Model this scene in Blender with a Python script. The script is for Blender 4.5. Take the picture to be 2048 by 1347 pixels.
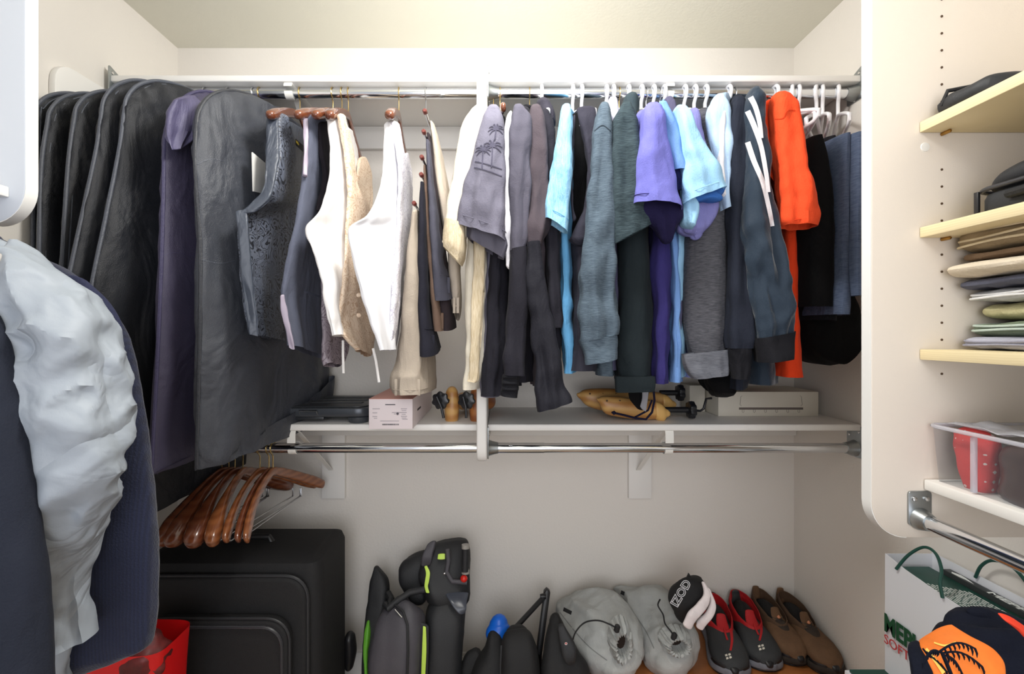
import bpy, bmesh, math, random
from mathutils import Vector, Matrix, noise
random.seed(5)
for _o in list(bpy.data.objects): bpy.data.objects.remove(_o)
SC = bpy.context.scene; COL = SC.collection
F, CX, CY, H = 910.0, 1000.0, 665.0, 1.34      # focal length in px, vanishing point, eye height
def W(px, py, Y): return Vector(((px-CX)/F*Y, Y, H-(py-CY)/F*Y))
# ------------------------------------------------------------------ camera, world, lights, exposure
cd = bpy.data.cameras.new('camera'); cam = bpy.data.objects.new('camera', cd); COL.objects.link(cam)
cam.location = (0, 0, H); cam.rotation_euler = (math.pi/2, 0, 0)
cd.sensor_width = 36.0; cd.lens = 36.0*F/2048; cd.shift_x = (1024-CX)/2048; cd.shift_y = (CY-673.5)/2048
cd.clip_start = 0.02; SC.camera = cam
w = bpy.data.worlds.new('world'); SC.world = w; w.use_nodes = True
bg = w.node_tree.nodes['Background']; bg.inputs[0].default_value = (0.92, 0.94, 1.0, 1); bg.inputs[1].default_value = 0.42
def area(name, loc, rot, sx, sy, power, col):
    l = bpy.data.lights.new(name, 'AREA'); l.shape = 'RECTANGLE'; l.size = sx; l.size_y = sy; l.energy = power; l.color = col
    o = bpy.data.objects.new(name, l); COL.objects.link(o); o.location = loc; o.rotation_euler = rot
    return o
_l = bpy.data.lights.new('ceiling_light', 'POINT'); _l.energy = 21; _l.shadow_soft_size = 0.11; _l.color = (1.0, 0.988, 0.965)
_o = bpy.data.objects.new('ceiling_light', _l); COL.objects.link(_o); _o.location = (0.0, 0.86, 2.26)
area('rear_fill_light', (0.0, -1.15, 1.55), (math.radians(96), 0, 0), 1.3, 1.7, 17, (0.95, 0.96, 1.0))  # unseen fill lamp added behind the camera; no doorway is built
SC.view_settings.view_transform = 'Standard'; SC.view_settings.look = 'None'; SC.view_settings.gamma = 1.0
SC.view_settings.use_curve_mapping = False; SC.view_settings.exposure = 0.62
# ------------------------------------------------------------------ materials
def lin(c):
    r = []
    for v in c:
        v = v/255.0; r.append(v/12.92 if v <= 0.04045 else ((v+0.055)/1.055)**2.4)
    return (r[0], r[1], r[2], 1.0)
_M = {}
def mat(name, rgb, rough=0.6, metal=0.0, bump=0.0, bscale=150.0, mottle=0.0, mscale=6.0, sheen=0.0, kind=None, rgb2=None, coat=0.0, spec=None, trans=0.0, alpha=1.0, stretch=(1,1,1), drape=0.0, dsc=13.0, dst=(1,1,.42), ridge=False):
    if name in _M: return _M[name]
    m = bpy.data.materials.new(name); m.use_nodes = True; nt = m.node_tree; N = nt.nodes; L = nt.links
    b = N['Principled BSDF']; b.inputs['Roughness'].default_value = rough; b.inputs['Metallic'].default_value = metal
    b.inputs['Base Color'].default_value = lin(rgb)
    if sheen: b.inputs['Sheen Weight'].default_value = sheen; b.inputs['Sheen Roughness'].default_value = 0.4
    if coat: b.inputs['Coat Weight'].default_value = coat; b.inputs['Coat Roughness'].default_value = 0.12
    if spec is not None: b.inputs['Specular IOR Level'].default_value = spec
    if trans: b.inputs['Transmission Weight'].default_value = trans
    if alpha < 1: b.inputs['Alpha'].default_value = alpha
    tc = N.new('ShaderNodeTexCoord'); mp = N.new('ShaderNodeMapping'); mp.inputs['Scale'].default_value = stretch
    L.new(tc.outputs['Object'], mp.inputs[0]); co = mp.outputs[0]
    def nz(scale, detail=3.0, rgh=0.6, dist=0.0):
        n = N.new('ShaderNodeTexNoise'); n.inputs['Scale'].default_value = scale; n.inputs['Detail'].default_value = detail
        n.inputs['Roughness'].default_value = rgh; n.inputs['Distortion'].default_value = dist; L.new(co, n.inputs['Vector']); return n
    def ramp(src, p0, c0, p1, c1, const=False):
        r = N.new('ShaderNodeValToRGB'); r.color_ramp.elements[0].position = p0; r.color_ramp.elements[0].color = c0
        r.color_ramp.elements[1].position = p1; r.color_ramp.elements[1].color = c1
        if const: r.color_ramp.interpolation = 'CONSTANT'
        L.new(src, r.inputs[0]); return r
    base = lin(rgb)
    if kind in ('heather', 'linen', 'paisley', 'brocade', 'wood', 'dots', 'palm', 'print', 'lines', 'zip'):
        c2 = lin(rgb2 or [v*0.6 for v in rgb])
        if kind == 'heather':
            n = N.new('ShaderNodeTexNoise'); n.inputs['Scale'].default_value = 120; n.inputs['Detail'].default_value = 4
            m2 = N.new('ShaderNodeMapping'); m2.inputs['Scale'].default_value = (0.5, 0.5, 6); L.new(tc.outputs['Object'], m2.inputs[0]); L.new(m2.outputs[0], n.inputs['Vector'])
            r = ramp(n.outputs[0], 0.35, base, 0.65, c2)
        elif kind == 'linen':
            n = N.new('ShaderNodeTexNoise'); n.inputs['Scale'].default_value = 90; n.inputs['Detail'].default_value = 3
            m2 = N.new('ShaderNodeMapping'); m2.inputs['Scale'].default_value = (5, 5, 0.4); L.new(tc.outputs['Object'], m2.inputs[0]); L.new(m2.outputs[0], n.inputs['Vector'])
            r = ramp(n.outputs[0], 0.35, base, 0.7, c2)
        elif kind == 'paisley':
            n = N.new('ShaderNodeTexNoise'); n.inputs['Scale'].default_value = 16; n.inputs['Detail'].default_value = 1.0; n.inputs['Distortion'].default_value = 2.2; L.new(co, n.inputs['Vector'])
            mt = N.new('ShaderNodeMath'); mt.operation = 'MULTIPLY'; mt.inputs[1].default_value = 55; L.new(n.outputs[0], mt.inputs[0])
            sn = N.new('ShaderNodeMath'); sn.operation = 'SINE'; L.new(mt.outputs[0], sn.inputs[0])
            r = ramp(sn.outputs[0], 0.35, base, 0.62, c2)
            n2 = nz(9, 2); mx2 = N.new('ShaderNodeMixRGB'); L.new(ramp(n2.outputs[0], .55, (0,0,0,1), .72, (.8,.8,.8,1)).outputs[0], mx2.inputs[0])
            L.new(r.outputs[0], mx2.inputs[1]); mx2.inputs[2].default_value = base; r = mx2
        elif kind == 'brocade':
            n = N.new('ShaderNodeTexNoise'); n.inputs['Scale'].default_value = 26; n.inputs['Detail'].default_value = 1.5; n.inputs['Distortion'].default_value = 2.0; L.new(co, n.inputs['Vector'])
            mt = N.new('ShaderNodeMath'); mt.operation = 'MULTIPLY'; mt.inputs[1].default_value = 42; L.new(n.outputs[0], mt.inputs[0])
            sn = N.new('ShaderNodeMath'); sn.operation = 'SINE'; L.new(mt.outputs[0], sn.inputs[0])
            r = ramp(sn.outputs[0], 0.25, base, 0.9, c2)
        elif kind == 'wood':
            n = nz(3.0, 4, 0.6, 1.0); wv = N.new('ShaderNodeTexWave'); wv.bands_direction = 'Z'; wv.inputs['Scale'].default_value = 9; wv.inputs['Distortion'].default_value = 5; wv.inputs['Detail'].default_value = 2
            L.new(co, wv.inputs['Vector']); r = ramp(wv.outputs[0], 0.1, base, 0.9, c2)
        elif kind == 'dots':
            v = N.new('ShaderNodeTexVoronoi'); v.feature = 'F1'; v.inputs['Scale'].default_value = 62; v.distance = 'MANHATTAN'; v.inputs['Randomness'].default_value = 0.3; L.new(co, v.inputs['Vector'])
            r = ramp(v.outputs['Distance'], 0.22, c2, 0.27, base)
        elif kind == 'zip':
            wv = N.new('ShaderNodeTexWave'); wv.bands_direction = 'Z'; wv.inputs['Scale'].default_value = 120; L.new(co, wv.inputs['Vector']); r = ramp(wv.outputs[0], 0.4, base, 0.6, c2)
        elif kind == 'lines':
            wv = N.new('ShaderNodeTexWave'); wv.bands_direction = 'X'; wv.inputs['Scale'].default_value = 60; L.new(co, wv.inputs['Vector']); r = ramp(wv.outputs[0], 0.3, base, 0.7, c2)
        L.new(r.outputs[0], b.inputs['Base Color']); last = r.outputs[0]
    elif mottle:
        n = nz(mscale, 4); r = ramp(n.outputs[0], 0.3, tuple(v*(1-mottle) for v in base[:3])+(1,), 0.7, tuple(min(1, v*(1+mottle*0.6)) for v in base[:3])+(1,))
        L.new(r.outputs[0], b.inputs['Base Color'])
    if bump:
        n = nz(bscale, 3); bp = N.new('ShaderNodeBump'); bp.inputs['Strength'].default_value = bump; bp.inputs['Distance'].default_value = 0.002
        L.new(n.outputs[0], bp.inputs['Height']); L.new(bp.outputs[0], b.inputs['Normal'])
        if drape:
            m3 = N.new('ShaderNodeMapping'); m3.inputs['Scale'].default_value = dst; L.new(tc.outputs['Object'], m3.inputs[0])
            n3 = N.new('ShaderNodeTexNoise'); n3.inputs['Scale'].default_value = dsc; n3.inputs['Detail'].default_value = 3.5; n3.inputs['Roughness'].default_value = .5; n3.inputs['Distortion'].default_value = .8
            L.new(m3.outputs[0], n3.inputs['Vector']); h3 = n3.outputs[0]
            if ridge:
                a1 = N.new('ShaderNodeMath'); a1.operation = 'SUBTRACT'; a1.inputs[1].default_value = .5; L.new(h3, a1.inputs[0])
                a2 = N.new('ShaderNodeMath'); a2.operation = 'ABSOLUTE'; L.new(a1.outputs[0], a2.inputs[0]); h3 = a2.outputs[0]
            b3 = N.new('ShaderNodeBump'); b3.inputs['Strength'].default_value = min(1, drape); b3.inputs['Distance'].default_value = .02*max(1, drape)
            L.new(h3, b3.inputs['Height']); L.new(b3.outputs[0], bp.inputs['Normal'])
    _M[name] = m; return m
def cloth(name, rgb, kind=None, rgb2=None, sheen=0.02, rough=0.88, bump=0.5, bscale=330, mottle=0.10, **k):
    k.setdefault('drape', .5)
    if sum(rgb) < 290: rgb = [v*(.80+.2*(sum(rgb)/290)) for v in rgb]; rgb2 = [v*.85 for v in rgb2] if rgb2 else None
    return mat('cloth_'+name, rgb, rough=rough, bump=bump, bscale=bscale, mottle=mottle, mscale=9, sheen=sheen, kind=kind, rgb2=rgb2, spec=k.pop('spec', 0.12), **k)
# ------------------------------------------------------------------ mesh builder
class MB:
    def __init__(s): s.v = []; s.f = []; s.mi = []
    def add(s, v, f, mi=0):
        o = len(s.v); s.v += [Vector(p) for p in v]; s.f += [tuple(i+o for i in q) for q in f]; s.mi += [mi]*len(f); return s
    def bm(s, b, mi=0):
        b.verts.ensure_lookup_table(); b.verts.index_update(); s.add([v.co.copy() for v in b.verts], [tuple(v.index for v in f.verts) for f in b.faces], mi); b.free(); return s
    def box(s, x0, x1, y0, y1, z0, z1, bev=0.0, seg=2, mi=0, M=None):
        b = bmesh.new(); bmesh.ops.create_cube(b, size=1.0)
        for v in b.verts: v.co = Vector(((x0+x1)/2+v.co.x*(x1-x0), (y0+y1)/2+v.co.y*(y1-y0), (z0+z1)/2+v.co.z*(z1-z0)))
        if bev: bmesh.ops.bevel(b, geom=list(b.edges), offset=bev, segments=seg, profile=0.5, affect='EDGES')
        if M is not None: bmesh.ops.transform(b, matrix=M, verts=b.verts)
        return s.bm(b, mi)
    def prism(s, pts, d, bev=0.0, seg=2, mi=0):
        """closed outline of 3D points (planar) extruded by vector d"""
        b = bmesh.new(); vs = [b.verts.new(p) for p in pts]; f = b.faces.new(vs)
        r = bmesh.ops.extrude_face_region(b, geom=[f]); ev = [g for g in r['geom'] if isinstance(g, bmesh.types.BMVert)]
        bmesh.ops.translate(b, vec=Vector(d), verts=ev); b.normal_update()
        bmesh.ops.recalc_face_normals(b, faces=b.faces)
        if bev:
            es = [e for e in b.edges if len(e.link_faces) == 2 and e.calc_face_angle(0) > 0.6]
            bmesh.ops.bevel(b, geom=es, offset=bev, segments=seg, profile=0.5, affect='EDGES')
        bmesh.ops.triangulate(b, faces=[f for f in b.faces if len(f.verts) > 4])
        return s.bm(b, mi)
    def tube(s, pts, r, n=8, mi=0, closed=False):
        pts = [Vector(p) for p in pts]; m = len(pts); rs = r if isinstance(r, (list, tuple)) else [r]*m
        v = []; f = []; prev = None
        for i, p in enumerate(pts):
            a = pts[(i-1) % m] if (closed or i > 0) else p; c = pts[(i+1) % m] if (closed or i < m-1) else p
            t = (c-a); t = t.normalized() if t.length > 1e-9 else Vector((0, 0, 1))
            if prev is None:
                u = t.orthogonal().normalized()
            else:
                u = prev-t*prev.dot(t); u = u.normalized() if u.length > 1e-6 else t.orthogonal().normalized()
            prev = u; w_ = t.cross(u)
            for k in range(n):
                a_ = 2*math.pi*k/n; v.append(p+(u*math.cos(a_)+w_*math.sin(a_))*rs[i])
        for i in range(m if closed else m-1):
            j = (i+1) % m
            for k in range(n): f.append((i*n+k, i*n+(k+1) % n, j*n+(k+1) % n, j*n+k))
        if not closed: f.append(tuple(range(n))[::-1]); f.append(tuple((m-1)*n+k for k in range(n)))
        return s.add(v, f, mi)
    def lathe(s, prof, o, ax=(0, 0, 1), n=24, mi=0, lobes=0, lamp=0.0):
        """prof: list of (radius, height) along axis ax from o"""
        ax = Vector(ax).normalized(); u = ax.orthogonal().normalized(); w_ = ax.cross(u); o = Vector(o); v = []; f = []
        for r, h in prof:
            for k in range(n):
                a = 2*math.pi*k/n; rr = r*(1+lamp*math.cos(lobes*a)) if lobes else r
                v.append(o+ax*h+(u*math.cos(a)+w_*math.sin(a))*rr)
        for i in range(len(prof)-1):
            for k in range(n): f.append((i*n+k, i*n+(k+1) % n, (i+1)*n+(k+1) % n, (i+1)*n+k))
        f.append(tuple(range(n))[::-1]); f.append(tuple((len(prof)-1)*n+k for k in range(n)))
        return s.add(v, f, mi)
    def loft(s, *a, **k):
        mi = k.pop('mi', 0); v, f = loft(*a, **k); return s.add(v, f, mi)
def cr(a, b, c, d, t):
    return 0.5*((2*b)+(c-a)*t+(2*a-5*b+4*c-d)*t*t+(3*b-a-3*c+d)*t*t*t)
def resample(sts, sub):
    n = len(sts); out = []
    for i in range(n-1):
        q = [sts[max(i-1, 0)], sts[i], sts[i+1], sts[min(i+2, n-1)]]
        for j in range(sub):
            t = j/sub; out.append(tuple(cr(q[0][m], q[1][m], q[2][m], q[3][m], t) for m in range(3)))
    out.append(tuple(sts[-1])); return out
def loft(sts, sub=6, nu=36, p=1.0,  amp=0.0, wl=0.03, seed=0.0, wr=0.0, end='open', top='cap', grow=1.0, sag=0.0, inner=0.06, crm=0.0):
    """sts: (A, B, th) cross sections from top to bottom: flat-ish rings between A and B, th deep."""
    R = resample([(Vector(a), Vector(b), float(t)) for a, b, t in sts], sub); m = len(R)
    Cs = [(a+b)*0.5 for a, b, t in R]; rings = []; L = 0.0; tot = sum((Cs[i+1]-Cs[i]).length for i in range(m-1)) or 1.0
    Nprev = None; frames = []
    for i, (A, B, th) in enumerate(R):
        C = Cs[i]; U = (B-A)*0.5; ax = Cs[min(i+1, m-1)]-Cs[max(i-1, 0)]
        if i: L += (Cs[i]-Cs[i-1]).length
        n_ = U.cross(ax); n_ = n_.normalized() if n_.length > 1e-9 else (Nprev or Vector((0, 1, 0)))
        if Nprev is not None:
            if n_.dot(Nprev) < 0: n_ = -n_
            n_ = (n_*0.6+Nprev*0.4).normalized()
        Nprev = n_; a = max(U.length, 1e-4); b = max(th*0.5, 1e-4); un = U/a; ring = []
        g = min(1.0, (1-grow)+grow*(0.15+1.1*L/tot))
        for k in range(nu):
            q = 2*math.pi*k/nu; c, s_ = math.cos(q), math.sin(q)
            uu = math.copysign(abs(c)**p, c); vv = math.copysign(abs(s_)**p, s_)
            P = C+un*(uu*a)+n_*(vv*b)
            nd = un*(c*b)+n_*(s_*a); nd = nd.normalized() if nd.length > 1e-9 else n_
            d = 0.0
            if amp:
                side = 3.7 if s_ > 0 else 0.0; fade = abs(s_)**0.5
                d += amp*g*fade*1.6*noise.noise(Vector((uu*a/wl+seed*7.13, side+seed, L/(wl*7)+seed*3)))
                d += amp*g*0.8*noise.noise(Vector((uu*a/(wl*2.3)+seed*2.1, side+9, L/(wl*2.5)+seed)))
                cr_v = noise.noise(Vector((uu*a/(wl*1.6)+L*2.2+seed*4.4, side+2, L/(wl*4.5)+seed*1.7)))
                d += amp*g*fade*1.3*(0.32-abs(cr_v))
                d += amp*.22*noise.noise(Vector((c*1.3+seed, 4.2, L/(wl*1.8)+seed*5)))
            if wr:
                d += wr*noise.noise(P*38+Vector((seed, 0, 0)))+wr*0.6*(0.4-abs(noise.noise(P*24+Vector((seed*3, 5, 1)))))*1.4
            if crm:
                q1 = P*8.0+Vector((seed, 0, P.x*6)); q2 = P*17.0+Vector((0, seed, P.z*5))
                d += min(1.0, a/.075)*(crm*(0.30-abs(noise.noise(q1)))*1.5*(.35+.65*abs(s_))+crm*0.55*(0.3-abs(noise.noise(q2))))
            P = P+nd*d
            if sag: P.z -= sag*max(0.0, -(s_))*(L/tot)
            ring.append(P)
        rings.append(ring); frames.append((C, un, n_, a, b))
    v = []; f = []
    def cap(ring, C, out, b, rev):
        seq = []
        for sc, of in ((0.9, 0.35), (0.6, 0.8), (0.25, 1.0)):
            seq.append([C+(P-C)*sc+out*(b*of) for P in ring])
        return seq, C+out*(b*1.03)
    allr = list(rings); tip_top = tip_bot = None
    if top == 'cap':
        C = frames[0][0]; o = (Cs[0]-Cs[1]).normalized(); sq, tip_top = cap(rings[0], C, o, min(frames[0][3], frames[0][4]), True); allr = sq[::-1]+allr
    if end == 'cap':
        C = frames[-1][0]; o = (Cs[-1]-Cs[-2]).normalized(); sq, tip_bot = cap(rings[-1], C, o, min(frames[-1][3], frames[-1][4]), False); allr = allr+sq
    elif end == 'open':
        C = frames[-1][0]; o = (Cs[-1]-Cs[-2]).normalized(); b = frames[-1][4]; a = frames[-1][3]; wt = min(0.0016, b*0.3)
        def inn(ring, C, up):
            return [P+(C-P).normalized()*min(wt, (C-P).length*0.5)-o*up for P in ring]
        allr = allr+[inn(rings[-1], C, 0.0)]
        back = [i for i in range(m) if (Cs[i]-C).length < inner]; i0 = max(back[0] if back else m-2, 0)
        for i in range(m-2, max(i0-1, 0), -1): allr.append([P+(Cs[i]-P).normalized()*min(wt*1.6, (Cs[i]-P).length*0.5) for P in rings[i]])
        tip_bot = sum(allr[-1], Vector())/nu
    for r in allr: v += r
    for i in range(len(allr)-1):
        for k in range(nu): f.append((i*nu+k, (i+1)*nu+k, (i+1)*nu+(k+1) % nu, i*nu+(k+1) % nu))
    if tip_top is not None:
        v.append(tip_top); t = len(v)-1
        for k in range(nu): f.append((t, k, (k+1) % nu))
    if tip_bot is not None:
        v.append(tip_bot); t = len(v)-1; o_ = (len(allr)-1)*nu
        for k in range(nu): f.append((t, o_+(k+1) % nu, o_+k))
    return v, f
def S(xl, yl, xr, yr, Yl, Yr=None, th=0.04):
    return (W(xl, yl, Yl), W(xr, yr, Yl if Yr is None else Yr), th)
# ------------------------------------------------------------------ things and parts
def tagp(o, label=None, cat=None, group=None, kind=None):
    if label: o['label'] = label
    if cat: o['category'] = cat
    if group: o['group'] = group
    if kind: o['kind'] = kind
def thing(name, label, cat, loc=(0, 0, 0), group=None):
    o = bpy.data.objects.new(name, None); COL.objects.link(o); o.location = loc; o.empty_display_size = 0.05
    tagp(o, label, cat, group); return o
def base_of(o):
    p = Vector((0, 0, 0))
    while o is not None: p += o.location; o = o.parent
    return p
def obj(name, mb, m, parent=None, loc=None, sharp=40, subsurf=0):
    ms = m if isinstance(m, (list, tuple)) else [m]
    if parent is not None: off = base_of(parent); l = Vector((0, 0, 0))
    else:
        if loc is None:
            xs = [p.x for p in mb.v]; ys = [p.y for p in mb.v]; zs = [p.z for p in mb.v]
            loc = ((min(xs)+max(xs))/2, (min(ys)+max(ys))/2, min(zs))
        l = Vector(loc); off = l
    me = bpy.data.meshes.new(name); me.from_pydata([tuple(p-off) for p in mb.v], [], mb.f)
    for a in ms: me.materials.append(a)
    if len(ms) > 1:
        for p_, i in zip(me.polygons, mb.mi): p_.material_index = i
    b = bmesh.new(); b.from_mesh(me); bmesh.ops.recalc_face_normals(b, faces=b.faces); b.to_mesh(me); b.free()
    me.polygons.foreach_set('use_smooth', [True]*len(me.polygons)); me.set_sharp_from_angle(angle=math.radians(sharp)); me.update()
    o = bpy.data.objects.new(name, me); COL.objects.link(o); o.parent = parent; o.location = l
    if subsurf:
        md = o.modifiers.new('s', 'SUBSURF'); md.levels = subsurf; md.render_levels = subsurf
    return o
def single(name, mb, m, label, cat, group=None, **k):
    o = obj(name, mb, m, **k); tagp(o, label, cat, group); return o
def struct(name, mb, m, **k):
    o = obj(name, mb, m, **k); o['kind'] = 'structure'; return o
def text_mb(txt, o, xd, yd, size, ext=0.0006, bold=0.0, squeeze=1.0, align='LEFT', shear=0.0):
    """flat lettering standing on a surface: o origin, xd reading direction, yd up direction"""
    c = bpy.data.curves.new('t', 'FONT'); c.body = txt; c.size = size; c.extrude = ext; c.align_x = align; c.offset = bold; c.shear = shear; c.resolution_u = 3
    t = bpy.data.objects.new('t', c); COL.objects.link(t); dg = bpy.context.evaluated_depsgraph_get()
    me = bpy.data.meshes.new_from_object(t.evaluated_get(dg)); xd = Vector(xd).normalized(); yd = Vector(yd).normalized(); n = xd.cross(yd).normalized()
    mb = MB(); mb.add([Vector(o)+xd*(v.co.x*squeeze)+yd*v.co.y+n*v.co.z for v in me.vertices], [tuple(p.vertices) for p in me.polygons])
    bpy.data.objects.remove(t); bpy.data.curves.remove(c); bpy.data.meshes.remove(me); return mb

from mathutils.bvhtree import BVHTree
def ribbon(name, target, pts, width, m_, lift=0.0012, n=8, cross=3, parent=None, dirn=None):
    """narrow band of cloth sewn onto the surface of target; pts give its run, width in metres at the surface"""
    off = base_of(target) if target.parent else Vector(target.location)
    bv = BVHTree.FromPolygons([v.co+off for v in target.data.vertices], [tuple(p.vertices) for p in target.data.polygons])
    o = Vector((0, 0, H)); R = [a for a, b_, c in resample([(Vector((x, y, 0)), Vector((x, y, 0)), 0.0) for x, y in pts], n)]
    wd = width if isinstance(width, (list, tuple)) else [width]*2
    v = []; last = None; rows = 0; K = cross
    for i, q in enumerate(R):
        t = (R[min(i+1, len(R)-1)]-R[max(i-1, 0)]); t.normalize(); nn = Vector((-t.y, t.x, 0)); w_ = wd[0]+(wd[1]-wd[0])*i/(len(R)-1); row = []
        for k in range(K):
            s_ = (k/(K-1)-.5)*w_; qq = q+nn*s_; d = (W(qq.x, qq.y, 1.0)-o).normalized(); hit = bv.ray_cast(o, d, 6.0)
            row.append((hit[0], d))
        good = [h for h, d in row if h is not None]
        if not good and last is None: continue
        for h, d in row:
            if h is None:
                ref = (good[0] if good else last); h = o+d*((ref.y-o.y)/d.y)
            v.append((h, d)); last = h
        rows += 1
    mb = MB(); mb.add([h-d*lift for h, d in v]+[h-d*(lift-.0011) for h, d in v], [])
    N_ = len(v); f = []
    for i in range(rows-1):
        for k in range(K-1):
            a = i*K+k; f.append((a, a+1, a+K+1, a+K)); f.append((N_+a, N_+a+K, N_+a+K+1, N_+a+1))
        a = i*K; f.append((a, a+K, N_+a+K, N_+a)); a = i*K+K-1; f.append((a, N_+a, N_+a+K, a+K))
    f.append(tuple(range(K))[::-1]+tuple(N_+k for k in range(K))); e = (rows-1)*K; f.append(tuple(e+k for k in range(K))+tuple(N_+e+k for k in range(K))[::-1])
    mb.f = f; mb.mi = [0]*len(f)
    return obj(name, mb, m_, parent if parent is not None else target)
def child(T, nm):
    return [c for c in COL.objects if c.parent == T and c.name.split('.')[0] == nm][0]
# ------------------------------------------------------------------ the room
XL, XR, YB, ZC, YF = -1.247, 1.137, 1.76, 2.44, -1.2
M_wall = mat('wall_paint', (228, 223, 216), rough=0.9, bump=0.35, bscale=110)
M_ceil = mat('ceiling_paint', (222, 220, 208), rough=0.95, bump=0.3, bscale=90)
M_white = mat('white_melamine', (238, 236, 232), rough=0.45, bump=0.05, bscale=60)
M_tower = mat('cream_melamine', (222, 212, 200), rough=0.5, bump=0.12, bscale=300)
M_maple = mat('maple_laminate', (230, 214, 174), rough=0.5, kind='wood', rgb2=(224, 207, 164), stretch=(1, 1, 8))
M_chrome = mat('chrome', (225, 228, 232), rough=0.13, metal=1.0)
M_steel = mat('galvanised_steel', (165, 170, 172), rough=0.35, metal=1.0)
M_screw = mat('screw_steel', (210, 210, 210), rough=0.2, metal=1.0)
M_brk = mat('white_enamel', (240, 238, 232), rough=0.35)
M_hole = mat('peg_hole_shadow', (86, 66, 48), rough=0.9)
M_floor = mat('carpet_beige', (176, 160, 142), rough=0.95, bump=0.8, bscale=260, mottle=0.2, mscale=40)
t = 0.05
struct('wall_back', MB().box(XL-t, XR+t, YB, YB+t, 0, ZC), M_wall)
struct('wall_left', MB().box(XL-t, XL, YF, YB, 0, ZC), M_wall)
struct('wall_right', MB().box(XR, XR+t, YF, YB, 0, ZC), M_wall)
struct('ceiling', MB().box(XL-t, XR+t, YF, YB+t, ZC, ZC+t), M_ceil)
struct('floor', MB().box(XL-t, XR+t, YF, YB+t, -t, 0), M_floor)
b = MB().box(XL, XR, YB-0.012, YB, 0, 0.095, 0.002); b.box(XL, XR, YB-0.008, YB, 0.09, 0.108, 0.002)
struct('baseboard_back', b, M_white)
# cleats screwed to the back wall under the shelves
DX0, DX1, DY = -0.0705, -0.0395, 1.36       # centre divider
ZU, ZL = 2.150, 1.052                        # top faces of the two shelves
ST = 0.0205
for i, (z, x0, x1) in enumerate(((ZU, XL, DX0), (ZU, DX1, XR), (ZL, XL, DX0), (ZL, DX1, XR))):
    m = MB().box(x0+.002, x1-.002, YB-0.019, YB, z-ST-0.085, z-ST, 0.002); struct('trim_%d' % (i+1), m, M_white)
def shelf(x0, x1, z, lab):
    return single('closet_shelf', MB().box(x0+.001, x1-.001, 1.43, YB, z-ST, z, 0.004, 3), M_white, lab, 'shelf')
shelf(XL+.0205, DX0, ZU, 'white upper closet shelf left of the centre divider, over the suit bags')
shelf(DX1, XR, ZU, 'white upper closet shelf right of the centre divider, over the shirts')
shelf(XL+.0205, DX0, ZL, 'white lower closet shelf left of the centre divider, carrying the scale and carton')
shelf(DX1, XR, ZL, 'white lower closet shelf right of the centre divider, carrying the wooden shoe stretchers')
def rounded(pts, r, n=6):
    """round 2D polygon corners; r list per corner"""
    out = []; m = len(pts)
    for i in range(m):
        p = Vector(pts[i]); a = Vector(pts[i-1]); c = Vector(pts[(i+1) % m]); q = r[i]
        if q <= 0: out.append(p); continue
        da = (a-p).normalized(); dc = (c-p).normalized(); s = p+da*q; e = p+dc*q; ang = da.angle(dc)
        for k in range(n+1):
            tt = k/n; out.append((s*(1-tt)*(1-tt)+p*2*tt*(1-tt)*0.86+e*tt*tt)/( (1-tt)**2+2*tt*(1-tt)*0.86+tt*tt))
    return out
# centre divider: stands from above the top shelf down past the lower rods, rounded corners
pr = rounded([(DY, 0.945), (YB, 0.945), (YB, 2.1285), (DY, 2.1285)], [0.05, 0, 0, 0.012])
# pieces of divider are one board
single('shelf_divider', MB().prism([(DX0, p.x, p.y) for p in pr], (DX1-DX0, 0, 0), 0.006, 3), M_white,
       'white vertical divider board between the two halves of the closet shelves', 'divider')
# end panel screwed to the left wall
pr = rounded([(1.255, 0.9), (YB, 0.9), (YB, 2.098), (1.255, 2.098)], [0.05, 0, 0, 0.06])
single('end_panel', MB().prism([(XL+.0005, p.x, p.y) for p in pr], (0.0195, 0, 0), 0.004, 2), M_white,
       'white rounded end panel on the left wall behind the suit bags', 'panel')
# ------------------------------------------------------------------ rods with flanges
RY, RZU, RZL, RR = 1.455, 2.104, 0.972, 0.0155
def rod(x0, x1, z, lab, fl=(True, True), collar=None):
    T = thing('closet_rod', lab, 'rod', ((x0+x1)/2, RY, z-RR))
    m = MB().tube([(x0, RY, z), (x1, RY, z)], RR, 24); obj('tube', m, M_chrome, T)
    if collar: obj('telescoping_sleeve', MB().tube([(x0, RY, z), (collar, RY, z)], RR+0.0012, 24), M_chrome, T)
    for k, (x, s) in enumerate(((x0, 1), (x1, -1))):
        if not fl[k]: continue
        pts = rounded([(RY-0.032, z-0.028), (RY+0.032, z-0.028), (RY+0.032, z+0.05), (RY-0.032, z+0.075)], [0.006]*4, 3)
        f = MB().prism([(x, p.x, p.y) for p in pts], (s*0.004, 0, 0), 0.001); f.lathe([(0.026, 0), (0.024, 0.004), (0.02, 0.018), (0.0175, 0.03)], (x+s*0.004, RY, z), (s, 0, 0))
        fo = obj('flange', f, M_steel, T)
        for dy, dz in ((-0.02, 0.055), (0.02, 0.04), (0, -0.022)):
            obj('screw', MB().lathe([(0.005, 0), (0.0045, 0.002), (0.002, 0.003)], (x+s*0.004, RY+dy, z+dz), (s, 0, 0), 12), M_screw, fo)
    return T
rod(XL+.0205, DX0, RZU, 'upper left chrome closet rod carrying the suit bags and vests', (True, False))
rod(DX1, XR, RZU, 'upper right chrome closet rod carrying shirts on white hangers')
rod(XL+.0205, DX0, RZL, 'lower left chrome closet rod with the bare wooden hangers', (False, False))
rod(DX1, XR, RZL, 'empty lower right chrome closet rod with telescoping joint', collar=0.14)
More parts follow.
